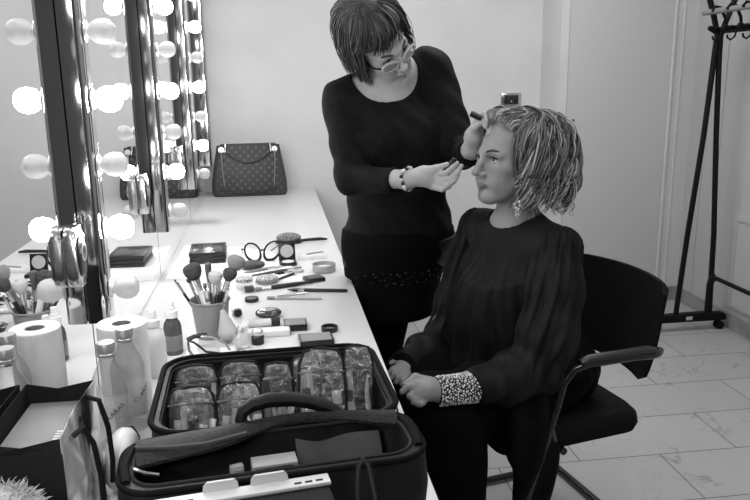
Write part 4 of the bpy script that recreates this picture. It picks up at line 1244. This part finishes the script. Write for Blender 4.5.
def strands(name, paths, mats, root, seg=5):
    vs, fs, mi = [], [], []
    for pts, rads, m_ in paths:
        n = len(pts); base = len(vs)
        P = np.array(pts, float); Tn = np.gradient(P, axis=0); Tn /= np.linalg.norm(Tn, axis=1)[:, None]+1e-9
        a = V(.3, .5, .81)
        for i in range(n):
            x = a-Tn[i]*(a@Tn[i]); x /= np.linalg.norm(x)+1e-9; y = np.cross(Tn[i], x); a = x
            for k in range(seg):
                an = 2*PI*k/seg
                vs.append(P[i]+(x*math.cos(an)+y*math.sin(an))*rads[i])
        for i in range(n-1):
            for k in range(seg):
                k2 = (k+1) % seg
                fs.append((base+i*seg+k, base+i*seg+k2, base+(i+1)*seg+k2, base+(i+1)*seg+k)); mi.append(m_)
    return child(mesh_obj(name, np.array(vs), np.array(fs), mats, None, np.array(mi)), root)
def lerp(a, b, t): return a+(b-a)*t
def sstep(a, b, x):
    t = np.clip((x-a)/(b-a), 0, 1); return t*t*(3-2*t)
def local_cut(c, d, R_=.10):
    c, d = V(*c), V(*d); d = d/np.linalg.norm(d)
    return lambda P: np.where(np.linalg.norm(P-c, axis=1) < R_, (P-c)@d, -1.0)
def hand(S, wrist, palm, fingers, thumb, r=.0080, pr=.024, k=.008):
    # palm is a slab of short rods from the wrist to each knuckle, fingers are bent chains
    for f in fingers:
        S.cap(palm, f[0], pr*.80, r*1.25, .012)
        S.chain(f, [r*1.15, r*1.05, r*.95, r*.80][:len(f)], k*.3)
    S.chain(thumb, [pr*.72, r*1.25, r*.95][:len(thumb)] if len(thumb) == 3 else [pr*.72, r*1.35, r*1.15, r*.85], k)
    S.cap(wrist, palm, .024, pr, .02)

# ------------------------------------------------------------------ the standing make-up artist
st_root = thing('person', 'standing woman in black with glasses and short dark hair bending over the seated woman', 'person', (.82, 2.38, 0))
H1 = Head((.748, 2.300, 1.520), (.50, -.72, -.45), (-.304, -.64, .686))
S = SDF(.03)
H1.add(S)
nb = V(.775, 2.375, 1.405)
S.cap(H1.W(0, -.030, -.045), nb, .052, .058, .03)
shR, shL = V(.635, 2.365, 1.348), V(.945, 2.40, 1.438)
elR, wrR = V(.655, 2.245, 1.115), V(.796, 2.085, 1.130)
elL, wrL = V(1.005, 2.27, 1.185), V(.985, 2.075, 1.210)
T1 = np.array([[.99, .12, 0], [-.12, .99, 0], [0, 0, 1.0]])
def st_torso(S, g):
    S.cap(shR+V(.03, 0, 0), shL-V(.03, 0, 0), .062+g, .062+g, .05)
    S.ell((.790, 2.375, 1.245), (.150+g, .105+g, .165+g), T1, .05)
    S.ell((.755, 2.300, 1.215), (.062+g, .060+g, .066+g), T1, .05); S.ell((.875, 2.315, 1.230), (.062+g, .060+g, .066+g), T1, .05)
    S.ell((.815, 2.385, 1.060), (.150+g, .115+g, .150+g), T1, .06)
    S.ell((.825, 2.390, .900), (.178+g, .130+g, .150+g), T1, .06)
    S.ell((.885, 2.372, 1.135), (.090+g, .090+g, .130+g), T1, .05)
    for x, xk in ((.745, .712), (.845, .772)):
        S.chain([V(x, 2.39, .82), V(xk, 2.385, .56), V(xk+.005, 2.41, .09)], [.092+g, .054+g, .040+g], .04)
st_torso(S, 0)
S.chain([shR, elR], [.050, .040], .03); S.chain([elR, wrR], [.040, .0255], .02)
S.chain([shL, elL], [.050, .040], .03); S.chain([elL, wrL], [.040, .0255], .02)
for x in (.715, .790):
    S.cap((x, 2.42, .05), (x, 2.28, .035), .030, .025, .03)
# right hand: palm up, three fingers curled around a black cap
hand(S, wrR, V(.838, 2.062, 1.140),
     [[V(.871, 2.052, 1.146), V(.898, 2.026, 1.152), V(.916, 2.022, 1.168), V(.930, 2.030, 1.179)],
      [V(.873, 2.046, 1.130), V(.905, 2.016, 1.136), V(.928, 2.018, 1.154), V(.943, 2.030, 1.171)],
      [V(.872, 2.046, 1.118), V(.898, 2.010, 1.119), V(.917, 2.012, 1.131), V(.930, 2.020, 1.146)],
      [V(.862, 2.050, 1.112), V(.884, 2.014, 1.108), V(.902, 2.012, 1.116), V(.915, 2.018, 1.128)]],
     [V(.845, 2.058, 1.152), V(.872, 2.046, 1.163), V(.905, 2.042, 1.174)])
# left hand: raised, thumb and fingers pinching a small brush
hand(S, wrL, V(.984, 2.050, 1.250),
     [[V(1.006, 2.040, 1.298), V(1.024, 2.018, 1.302), V(1.016, 1.994, 1.278), V(1.004, 1.982, 1.260)],
      [V(.994, 2.045, 1.304), V(1.006, 2.020, 1.313), V(1.004, 1.998, 1.298), V(.998, 1.990, 1.280)],
      [V(1.010, 2.055, 1.288), V(1.036, 2.035, 1.290), V(1.038, 2.012, 1.272), V(1.024, 2.000, 1.258)],
      [V(1.008, 2.062, 1.272), V(1.036, 2.048, 1.268), V(1.038, 2.030, 1.250), V(1.026, 2.018, 1.242)]],
     [V(.978, 2.046, 1.245), V(.974, 2.022, 1.275), V(.990, 2.000, 1.292)])
edge_cut = lambda P: np.where(P[:, 2] < .768, .666-P[:, 0], -1.0)   # her hip rests against the counter edge
S.cuts.append(edge_cut)
body = child(solid('body', S, .0028, SKIN, None, 1, attr_fn=H1.makeup), st_root)
H1.eyes(st_root, (0, -.35))
# clothes
CL = noise_mat('black_jersey', 0.0045, 0.008, 60, rough=.75, spec=.12, bump=.08)
S = SDF(.03)
st_torso(S, .010)
S.p = [q for q in S.p]
S.chain([shR, elR], [.060, .050], .03); S.chain([elR, V(.770, 2.112, 1.122)], [.050, .036], .02); S.cap(V(.770, 2.112, 1.122), V(.80, 2.08, 1.128), .036, .036, .01)
S.chain([shL, elL], [.060, .050], .03); S.chain([elL, V(.988, 2.105, 1.200)], [.050, .037], .02); S.cap(V(.988, 2.105, 1.200), V(.985, 2.06, 1.212), .037, .037, .01)
S.cuts.append(local_cut((.768, 2.118, 1.122), wrR-elR, .09))
S.cuts.append(local_cut((.987, 2.110, 1.200), wrL-elL, .09))
S.cuts.append(lambda P: .100-np.linalg.norm((P-V(.772, 2.325, 1.432))/V(1.05, 1.0, 1.0), axis=1))
S.cuts.append(lambda P: .86-P[:, 2])
def fold1(P, d):
    a = .0035*np.sin(38*P[:, 2]+9*P[:, 0]+6*np.sin(9*P[:, 0]))*sstep(1.22, 1.02, P[:, 2])
    a += .0025*np.sin(60*(P[:, 0]+P[:, 2])+5*np.sin(14*P[:, 1]))
    return d+a
S.post = fold1
child(solid('long_sleeved_top', S, .004, CL, None, 1), st_root)
TIGHTS = mat('black_tights', .0025, .8, spec=.08)
S = SDF(.03); st_torso(S, .006); S.cuts += [lambda P: P[:, 2]-.70, lambda P: .085-P[:, 2], edge_cut]
child(solid('tights', S, .005, TIGHTS, None, 1), st_root)
S = SDF(.03); st_torso(S, .012); S.chain([V(.80, 2.39, .86), V(.795, 2.39, .58)], [.150, .140], .05); S.chain([V(.86, 2.39, .80), V(.852, 2.39, .60)], [.10, .085], .04)
S.cuts += [lambda P: P[:, 2]-.93, lambda P: .635-P[:, 2], edge_cut]
S.post = lambda P, d: d+.003*np.sin(26*P[:, 0]+20*P[:, 1])*np.sin(11*P[:, 2])
child(solid('skirt', S, .005, mat('black_skirt', .003, .85, spec=.08), None, 1), st_root)
S = SDF(.03); st_torso(S, .017); S.cuts += [lambda P: P[:, 2]-(.895+.04*(P[:, 0]-.8)), lambda P: (.782+.03*(P[:, 0]-.8))-P[:, 2]]
S.post = lambda P, d: d+.002*np.sin(40*P[:, 0]+3*np.sin(30*P[:, 2]))
belt = child(solid('tool_belt', S, .004, noise_mat('black_leatherette', .004, .008, 12, rough=.45, spec=.3), None, 1), st_root)
b = MB()
for k in range(46):
    x = .665+.30*k/45; z = .790+.02*math.sin(k*1.7)+.03*(x-.8)
    dd = (x-.825)/.205; y = 2.39-.155*math.sqrt(max(0, 1-dd*dd))-.003
    r = random.uniform(.0012, .0032)
    b.ball((x, y, z), (r*1.5, r, r), 6, 4)
child(b.build('belt_glints', mat('belt_glint_metal', .10, .2, metal=.8), None), st_root)  # metal beads added as the glints along the belt's lower edge
for x in (.715, .790):
    S = SDF(.02); S.cap((x, 2.42, .055), (x, 2.27, .040), .037, .030, .02); S.cap((x, 2.42, .10), (x, 2.42, .05), .036, .037, .02); S.cuts.append(lambda P: -P[:, 2]+.001)
    child(solid('shoe', S, .006, BLACK_M, None, 1), st_root)
# glasses
FR = mat('pale_frame', .42, .3)
for q in (-1, 1):
    lp = []
    for k in range(20):
        a = 2*PI*k/20
        lp.append(H1.W(q*(.036+.0255*math.cos(a)+.003*math.sin(a)), .108-.012*((math.cos(a)+1)/2 if True else 0)*1.0, -.012+.0165*math.sin(a)+.003*max(0, math.cos(a))*(math.sin(a) > 0)))
    child(MB().tube(lp, .0022, 8, closed=True).build('glasses_rim', FR), st_root)
    child(MB().tube(lp[0:11], .0042, 8).build('glasses_brow_bar', FR), st_root)
    bb = MB(); bb._add(lp, [tuple(range(20))]); child(bb.build('glasses_lens', LENS, smooth=False), st_root)
    child(MB().tube([H1.W(q*.063, .094, -.004), H1.W(q*.076, .075, -.002), H1.W(q*.081, .02, .004), H1.W(q*.080, -.02, .0)], [.003, .003, .0024, .002], 8).build('glasses_temple', SPEC), st_root)
child(MB().tube([H1.W(-.011, .106, -.008), H1.W(0, .112, -.005), H1.W(.011, .106, -.008)], .0022, 8).build('glasses_bridge', FR), st_root)
# bracelet of beads
ax = wrR-elR; ax /= np.linalg.norm(ax); bx = np.cross(ax, V(0, 0, 1)); bx /= np.linalg.norm(bx); by = np.cross(ax, bx)
bc_ = V(.800, 2.080, 1.131)
for k in range(20):
    a = 2*PI*k/20
    p = bc_+(bx*math.cos(a)+by*math.sin(a))*.0320+ax*.003*math.sin(3*a)
    child(MB().ball(p, .0054 if k % 3 else .0060, 12, 8).build('bracelet_bead', [FR, BLACK, LIGHT][k % 3]), st_root)
# hair: bob with a fringe
HB = noise_mat('dark_hair', .022, .05, 50, rough=.5, spec=.4)
HB2 = mat('dark_hair_light_strand', .085, .45); HB3 = mat('dark_hair_deep_strand', .018, .5)
S = SDF(.025)
S.ell(H1.W(0, -.018, .040), (.094, .112, .104), H1.R); S.ell(H1.W(0, -.035, -.035), (.097, .085, .075), H1.R)
def cut_h1(P):
    p = H1.loc(P); x, y, z = p.T
    lim = lerp(.025, .13, sstep(.02, .085, z-.55*np.maximum(0, x-.01)))
    return y-lim
S.cuts.append(cut_h1)
hc = solid('hair', S, .0035, [HB, HB2, HB3], None, 1)
paths = []
for k in range(1300):
    a0 = random.uniform(-PI, PI)
    r0 = random.uniform(.0, .05)
    root_p = V(r0*math.sin(a0), -.03+r0*math.cos(a0), .143-.25*r0)
    front = abs(a0) < 1.0
    if front and a0 > .10 and random.random() < .85: continue
    zend = (random.uniform(.038, .062) if front else random.uniform(-.080, -.030))
    if a0 < -1.0 and a0 > -1.9: zend -= .015
    n = 11; pts = []; ph = random.uniform(0, 6); am = random.uniform(.002, .008)
    ro = random.uniform(.97, 1.10)
    for i in range(n):
        t = i/(n-1)
        th = t**.85*PI*.5
        rx, ry, rz = .097*ro, (.122 if math.cos(a0) > 0 else .135)*ro, .110*ro
        aa = a0-(.35*t if front else 0)
        x = root_p[0]*(1-t)+rx*math.sin(aa)*math.sin(th); y = (root_p[1]+.018)*(1-t)+ry*math.cos(aa)*math.sin(th)-.018
        z = lerp(root_p[2], zend, t**1.7)
        w_ = am*math.sin(ph+7*t)*t
        pts.append(H1.W(x+w_, y+w_*.6, z))
    rr = random.uniform(.0010, .0026)
    paths.append((pts, [rr*(1-.75*(i/(n-1))**3) for i in range(n)], random.choices([0, 1, 2], [.55, .2, .25])[0]))
child(hc, st_root)
strands('hair_strands', paths, [HB, HB2, HB3], st_root)

# things she holds
o = thing('makeup_pot', 'tiny black pot pinched in the standing woman\'s lower hand', 'makeup pot', (.919, 2.034, 1.181))
MB().cyl((-.004, .003, -.006), (.004, -.003, .010), .0085, .0075, 16).build('pot_body', BLACK, o)
MB().cyl((.004, -.003, .010), (.0045, -.0032, .0115), .005, .005, 12).build('pot_lid', DARK_GREY, o)
o = thing('mascara_wand', 'black capped make-up wand held in the raised hand by the forehead', 'makeup wand', (.985, 2.002, 1.305))
MB().tube([(-.024, .006, .012), (-.010, .003, .005), (.006, 0, -.003)], [.0085, .009, .0085], 14).build('wand_cap', BLACK, o)
MB().tube([(.004, 0, -.002), (.016, -.004, -.020), (.024, -.014, -.050)], [.003, .0022, .0016], 8).build('wand_stem', LIGHT, o)
MB().tube([(.024, -.014, -.050), (.030, -.020, -.066)], [.003, .0015], 8).build('wand_tip', BR_DARK, o)

# ------------------------------------------------------------------ the seated woman
se_root = thing('person', 'seated woman in a sheer black blouse with curly hair, earring and pearl cuff', 'person', (1.0, 2.0, 0))
H2 = Head((1.079, 2.004, 1.190), (-.935, -.350, .05), (.05, .02, 1))
H2.strength = (.45, .48, .16)
S = SDF(.03)
H2.add(S, nose=1.05, jaw=.98)
Ft = V(-.88, -.47, 0); Ft /= np.linalg.norm(Ft); Lt = V(.47, -.88, 0); Lt /= np.linalg.norm(Lt)
RT = np.stack([Lt, Ft, V(0, 0, 1)])
nb2 = V(1.105, 2.018, 1.000)
S.cap(H2.W(0, -.022, -.05), nb2, .050, .056, .03)
shN, shF = nb2+Lt*.150+V(0, 0, -.048), nb2-Lt*.150+V(0, 0, -.040)
elN, wrN = V(1.085, 1.800, .655), V(.812, 1.722, .633)
elF, wrF = V(.915, 2.130, .655), V(.793, 1.984, .606)
def se_torso(S, g, legs=True):
    S.cap(shN-Lt*.02, shF+Lt*.02, .056+g, .056+g, .05)
    S.cap(nb2, nb2-V(0, 0, .05), .058+g*.6, .075+g, .04)
    S.ell((1.118, 2.02, .850), (.155+g, .105+g, .165+g), RT, .05)
    c = V(1.118, 2.02, .805)+Ft*.085
    S.ell(c+Lt*.068, (.062+g, .058+g, .068+g), RT, .05); S.ell(c-Lt*.068, (.062+g, .058+g, .068+g), RT, .05)
    S.ell((1.150, 2.03, .670), (.150+g, .122+g, .150+g), RT, .06)
    S.ell((1.185, 2.035, .560), (.185+g, .150+g, .115+g), RT, .06)
def se_legs(S, g):
    S.chain([V(1.16, 1.935, .545), V(.81, 1.790, .553), V(.862, 1.815, .10)], [.090+g, .068+g, .046+g], .03)
    S.chain([V(1.12, 2.120, .545), V(.80, 2.005, .553), V(.83, 2.03, .10)], [.090+g, .068+g, .046+g], .03)
se_torso(S, 0); se_legs(S, 0)
S.chain([shN, elN], [.048, .040], .03); S.chain([elN, wrN], [.040, .026], .02)
S.chain([shF, elF], [.048, .040], .03); S.chain([elF, wrF], [.040, .026], .02)
for x, y in ((.85, 1.81), (.82, 2.03)):
    S.cap((x+.02, y, .05), (x-.12, y-.04, .035), .036, .03, .03)
hand(S, wrN, V(.780, 1.712, .642),
     [[V(.748, 1.704, .664), V(.726, 1.694, .664), V(.710, 1.690, .652)],
      [V(.744, 1.696, .652), V(.728, 1.684, .642), V(.742, 1.680, .630)],
      [V(.750, 1.692, .640), V(.738, 1.680, .628), V(.756, 1.678, .620)],
      [V(.760, 1.692, .630), V(.750, 1.684, .619), V(.764, 1.686, .620)]],
     [V(.786, 1.722, .655), V(.752, 1.728, .672), V(.722, 1.715, .660)])
hand(S, wrF, V(0.772, 1.969, 0.606),
     [[V(0.748, 1.954, 0.614), V(0.726, 1.944, 0.606), V(0.714, 1.942, 0.596)],
      [V(0.750, 1.942, 0.608), V(0.728, 1.928, 0.600), V(0.718, 1.924, 0.588)],
      [V(0.758, 1.932, 0.602), V(0.740, 1.916, 0.592), V(0.732, 1.912, 0.582)],
      [V(0.768, 1.926, 0.596), V(0.754, 1.910, 0.586), V(0.748, 1.906, 0.576)]],
     [V(0.772, 1.979, 0.614), V(0.748, 1.982, 0.620), V(0.728, 1.974, 0.614)])
child(solid('body', S, .0028, SKIN_S, None, 1, attr_fn=H2.makeup), se_root)
H2.eyes(se_root, (.15, .18))
# blouse
BL = noise_mat('black_chiffon', .003, .006, 30, rough=.6, spec=.08)
BL_Y = noise_mat('sheer_yoke', .011, .014, 30, rough=.6, spec=.1)
SL = noise_mat('sheer_sleeve', .007, .017, 26, rough=.6, spec=.1, stretch=(1, 1, .2))
def fold2(P, d):
    q = P-V(1.12, 2.02, 0); an = np.arctan2(q[:, 1], q[:, 0])
    return d+.006*np.sin(15*an+2.5*np.sin(7*P[:, 2]))*sstep(.94, .72, P[:, 2])+.003*np.sin(31*an+4*np.sin(9*P[:, 2]))*sstep(.97, .82, P[:, 2])
S = SDF(.03); se_torso(S, .012)
S.ell(V(1.09, 1.995, .70)+Ft*.06, (.165, .115, .16), RT, .06)
S.ell(V(1.10, 2.0, .60)+Ft*.05, (.20, .15, .06), RT, .05)
S.post = fold2
S.cuts.append(lambda P: .078-np.linalg.norm((P-V(1.085, 2.008, 1.055))/V(1, 1, 1.0), axis=1))
def yoke(C_):
    q = C_-V(1.118, 2.02, 0); s_ = q@Lt; f_q = q@Ft
    return ((C_[:, 2] > .835+2.2*s_*s_) & (f_q > -.02)).astype(np.int32)
child(solid('blouse', S, .004, [BL, BL_Y], None, 1, yoke), se_root)
def sleeve(sh, el, cuff, rs, name, ph):
    S = SDF(.03)
    m1 = lerp(sh, el, .35)+V(.012, -.004, 0); m2 = lerp(sh, el, .75)+V(.020, -.006, 0)
    S.chain([sh, m1, m2, el+V(.012, 0, -.012)], rs[:4], .03)
    m3 = lerp(el, cuff, .5)+V(0, 0, -.012)
    S.chain([el+V(.012, 0, -.012), m3, cuff], [rs[3], rs[4], rs[5]], .03)
    axd = (el-sh)/np.linalg.norm(el-sh); u1 = np.cross(axd, V(0, 1, 0)); u1 /= np.linalg.norm(u1); u2 = np.cross(axd, u1)
    fx = (cuff-el)/np.linalg.norm(cuff-el)
    def post(P, d):
        q = P-sh; t = q@axd
        an = np.arctan2(q@u2, q@u1)
        lf = (P-el)@fx
        w1 = sstep(.10, -.02, lf)
        up = .0055*np.sin(11*an+ph+3*np.sin(10*t))*w1+.003*np.sin(23*an+2*np.sin(15*t))*w1
        fo = .006*np.sin(48*lf+3*np.sin(22*P[:, 2])+ph)*sstep(.0, .08, lf)
        return d+up+fo
    S.post = post
    S.cuts.append(local_cut(cuff, cuff-el, .11))
    return child(solid(name, S, .0035, SL, None, 1), se_root)
cuffN, cuffF = V(.905, 1.738, .628), V(.764, 1.952, .614)
sleeve(shN+Lt*.006, elN, cuffN, [.062, .074, .080, .068, .060, .044], 'sleeve', 0.4)
sleeve(shF-Lt*.006, elF, cuffF, [.060, .064, .064, .052, .047, .042], 'sleeve', 1.7)
# neckline edging
# pearl cuff
a_ = cuffN+V(.008, .002, 0); b_ = V(.806, 1.722, .632)
S = SDF(.0); S.cap(a_, b_, .0385, .0365); S.cuts += [local_cut(b_, b_-a_, .07), local_cut(a_, a_-b_, .07)]
cuff = child(solid('pearl_cuff', S, .003, mat('cuff_fabric', .012, .7), None, 1), se_root)
axd = b_-a_; Lc = np.linalg.norm(axd); axd /= Lc; u1 = np.cross(axd, V(0, 0, 1)); u1 /= np.linalg.norm(u1); u2 = np.cross(axd, u1)
b = MB(); PEARL = mat('pearl', .82, .22, spec=.7)
for it in range(16):
    for k in range(32):
        t = (it+.5+random.uniform(-.3, .3))/16; a = 2*PI*(k+.5*(it % 2)+random.uniform(-.28, .28))/32
        r = random.choice((.0017, .0023, .0026, .0029))
        p = a_+axd*t*Lc+(u1*math.cos(a)+u2*math.sin(a))*(lerp(.0385, .0365, t)+r*.3)
        b.ball(p, r, 7, 5)
po = b.build('pearls', PEARL); po.parent = cuff; po['kind'] = 'stuff'
# trousers and hanging tunic tail
S = SDF(.03); se_legs(S, .02)
S.chain([V(.87, 1.80, .50), V(.885, 1.81, .06)], [.085, .098], .04); S.chain([V(.84, 2.01, .50), V(.855, 2.03, .06)], [.085, .098], .04)
S.ell((1.175, 2.035, .545), (.20, .165, .09), RT, .05)
S.cuts.append(lambda P: .03-P[:, 2])
S.post = lambda P, d: d+.005*np.sin(30*P[:, 0]+22*P[:, 1]+3*np.sin(8*P[:, 2]))
child(solid('wide_trousers', S, .006, mat('black_crepe', .003, .85, spec=.08), None, 1), se_root)
S = SDF(.03)
TR = np.stack([V(.97, .2, 0)/np.linalg.norm(V(.97, .2, 0)), V(-.2, .97, 0)/np.linalg.norm(V(.97, .2, 0)), V(0, 0, 1)])
S.ell((1.085, 1.775, .50), (.075, .030, .17), TR, .03); S.ell((1.090, 1.765, .36), (.070, .024, .17), TR, .03)
S.post = lambda P, d: d+.006*np.sin(75*P[:, 0]+3*np.sin(9*P[:, 2]))
child(solid('tunic_tail', S, .004, BL, None, 1), se_root)
for x, y in ((.85, 1.81), (.82, 2.03)):
    S = SDF(.02); S.cap((x+.02, y, .055), (x-.13, y-.045, .038), .043, .035, .02); S.cuts.append(lambda P: -P[:, 2]+.001)
    child(solid('shoe', S, .006, BLACK_M, None, 1), se_root)
# earring
er = MB(); sparkle = mat('crystal', .7, .08, metal=.6)
E0 = V(1.063, 1.888, 1.084)
for k in range(44):
    q = random.random(); r = random.uniform(.0018, .0036)
    wdt = .008*math.sin(PI*min(1, q*1.05))+.003
    er.ball(E0+V(random.uniform(-1, 1)*wdt, random.uniform(-.004, .004), .012-.052*q), (r, r, r*1.2), 6, 5)
er.tube([E0+V(0, .008, .022), E0+V(0, .002, .016), E0+V(0, 0, .008)], .0012, 6)
er.build('earring', sparkle)
child(bpy.data.objects['earring'], se_root)
# curly hair
HC = noise_mat('ash_hair', .08, .15, 40, rough=.5, spec=.4)
HC2 = mat('blonde_strand', .42, .45, spec=.35); HC3 = mat('dark_root_strand', .03, .5); HC4 = mat('mid_strand', .17, .5)
S = SDF(.03)
S.ell(H2.W(0, -.034, .034), (.090, .112, .096), H2.R); S.ell(H2.W(0, -.072, -.035), (.092, .092, .080), H2.R)
def cut_h2(P):
    p = H2.loc(P); x, y, z = p.T
    return y-lerp(.010, .085, sstep(.050, .112, z))
S.cuts.append(cut_h2)
hc = child(solid('hair', S, .0035, HC, None, 1), se_root)
paths = []
def lock(k_pts, wave, fr, rr, m_, grow=.25, ph=None, off=(0, 0, 0)):
    # a lock through a few control points (local head axes), with a spiral wave that grows along it
    K = np.array(k_pts, float); n = 26; pts = []
    seg_ = np.linspace(0, len(K)-1.001, n)
    ph = random.uniform(0, 6.28) if ph is None else ph
    for i, q in enumerate(seg_):
        a = int(q); f = q-a
        p0, p1, p2, p3 = K[max(a-1, 0)], K[a], K[min(a+1, len(K)-1)], K[min(a+2, len(K)-1)]
        p = .5*((2*p1)+(-p0+p2)*f+(2*p0-5*p1+4*p2-p3)*f*f+(-p0+3*p1-3*p2+p3)*f**3)
        d_ = p2-p1; d_ /= np.linalg.norm(d_)+1e-9
        o_ = V(p[0], p[1]+.03, p[2]*.3); o_ -= d_*(o_@d_); o_ /= np.linalg.norm(o_)+1e-9
        s_ = np.cross(d_, o_)
        t = i/(n-1); am = wave*sstep(.02, grow+.3, t)
        p = p+o_*am*math.sin(ph+fr*t)+s_*am*1.25*math.cos(ph+fr*t)
        pts.append(H2.W(*(p+V(*off)*sstep(0, .3, t))))
    paths.append((pts, [rr*(.55+.45*min(1, i/4))*(1-.8*(i/(n-1))**4) for i in range(n)], m_))
def rnd_m(): return random.choices([0, 1, 2, 3], [.30, .24, .18, .28])[0]
for k in range(400):
    side = random.choice([-1, 1]); az = random.uniform(.92 if side > 0 else 1.45, PI)*side
    lift = random.uniform(.94, 1.10)
    hx, hyb = .104*lift, .150*lift
    def surf(el, az_, ex=1.0):
        ry = hyb if math.cos(az_) < 0 else .112
        return (hx*ex*math.sin(az_)*math.cos(el), -.034+ry*ex*math.cos(az_)*math.cos(el), .034+.102*lift*math.sin(el))
    kind = random.random()
    if kind < .38:      # front hair: rises off the forehead, then falls beside and behind the face
        a0 = random.uniform(.0, 1.0)*side
        hl = (.060*math.sin(a0)*1.1, .078-.030*abs(a0)**1.6, .108-.032*abs(a0)**2)
        az = random.uniform(.92 if side > 0 else 1.45, 1.9)*side
        zend = random.uniform(-.140, -.03)
        flare = random.uniform(1.02, 1.22)
        k_pts = [hl, (hl[0]*1.1+.01*side, hl[1]-.012, hl[2]+.022*lift), surf(.95, lerp(a0, az, .65)), surf(.35, az, 1.02), (surf(0, az)[0]*flare, surf(0, az)[1], lerp(.03, zend, .55)), (surf(0, az)[0]*random.uniform(.90, 1.12), surf(0, az)[1]+random.uniform(-.01, .012), zend)]
    else:
        a0 = random.uniform(.9, PI)*side
        zend = random.uniform(-.155, -.045)
        flare = random.uniform(1.0, 1.18)
        k_pts = [(.03*math.sin(a0), -.02+.03*math.cos(a0), .134), surf(1.05, lerp(a0, az, .5)), surf(.45, az), (surf(0, az)[0]*flare, lerp(-.034, surf(0, az)[1], flare), lerp(.03, zend, .5)), (surf(0, az)[0]*random.uniform(.84, 1.06), lerp(-.034, surf(0, az)[1], random.uniform(.8, 1.05)), zend)]
    ph_, fr_, wv_ = random.uniform(0, 6.28), random.uniform(10, 17), random.uniform(.010, .020)
    for q_ in range(4):
        lock(k_pts, wv_*random.uniform(.85, 1.15), fr_, random.uniform(.0011, .0027), rnd_m(), .25, ph_+random.uniform(-.35, .35), [random.uniform(-.0035, .0035) for _ in range(3)])
# stray curls that stand off the outline
for k in range(60):
    az = random.uniform(1.6, PI)*random.choice([-1, 1]); z0 = random.uniform(-.12, .06)
    b0 = V(.104*math.sin(az), -.034+.15*math.cos(az), z0); o_ = V(math.sin(az), math.cos(az), 0)
    lock([b0, b0+o_*.012+V(0, 0, .004), b0+o_*.024+V(0, 0, -.012), b0+o_*.018+V(0, 0, -.034), b0+o_*.030+V(0, 0, -.05)], .006, random.uniform(8, 14), .0011, rnd_m())
strands('curls', paths, [HC, HC2, HC3, HC4], se_root)
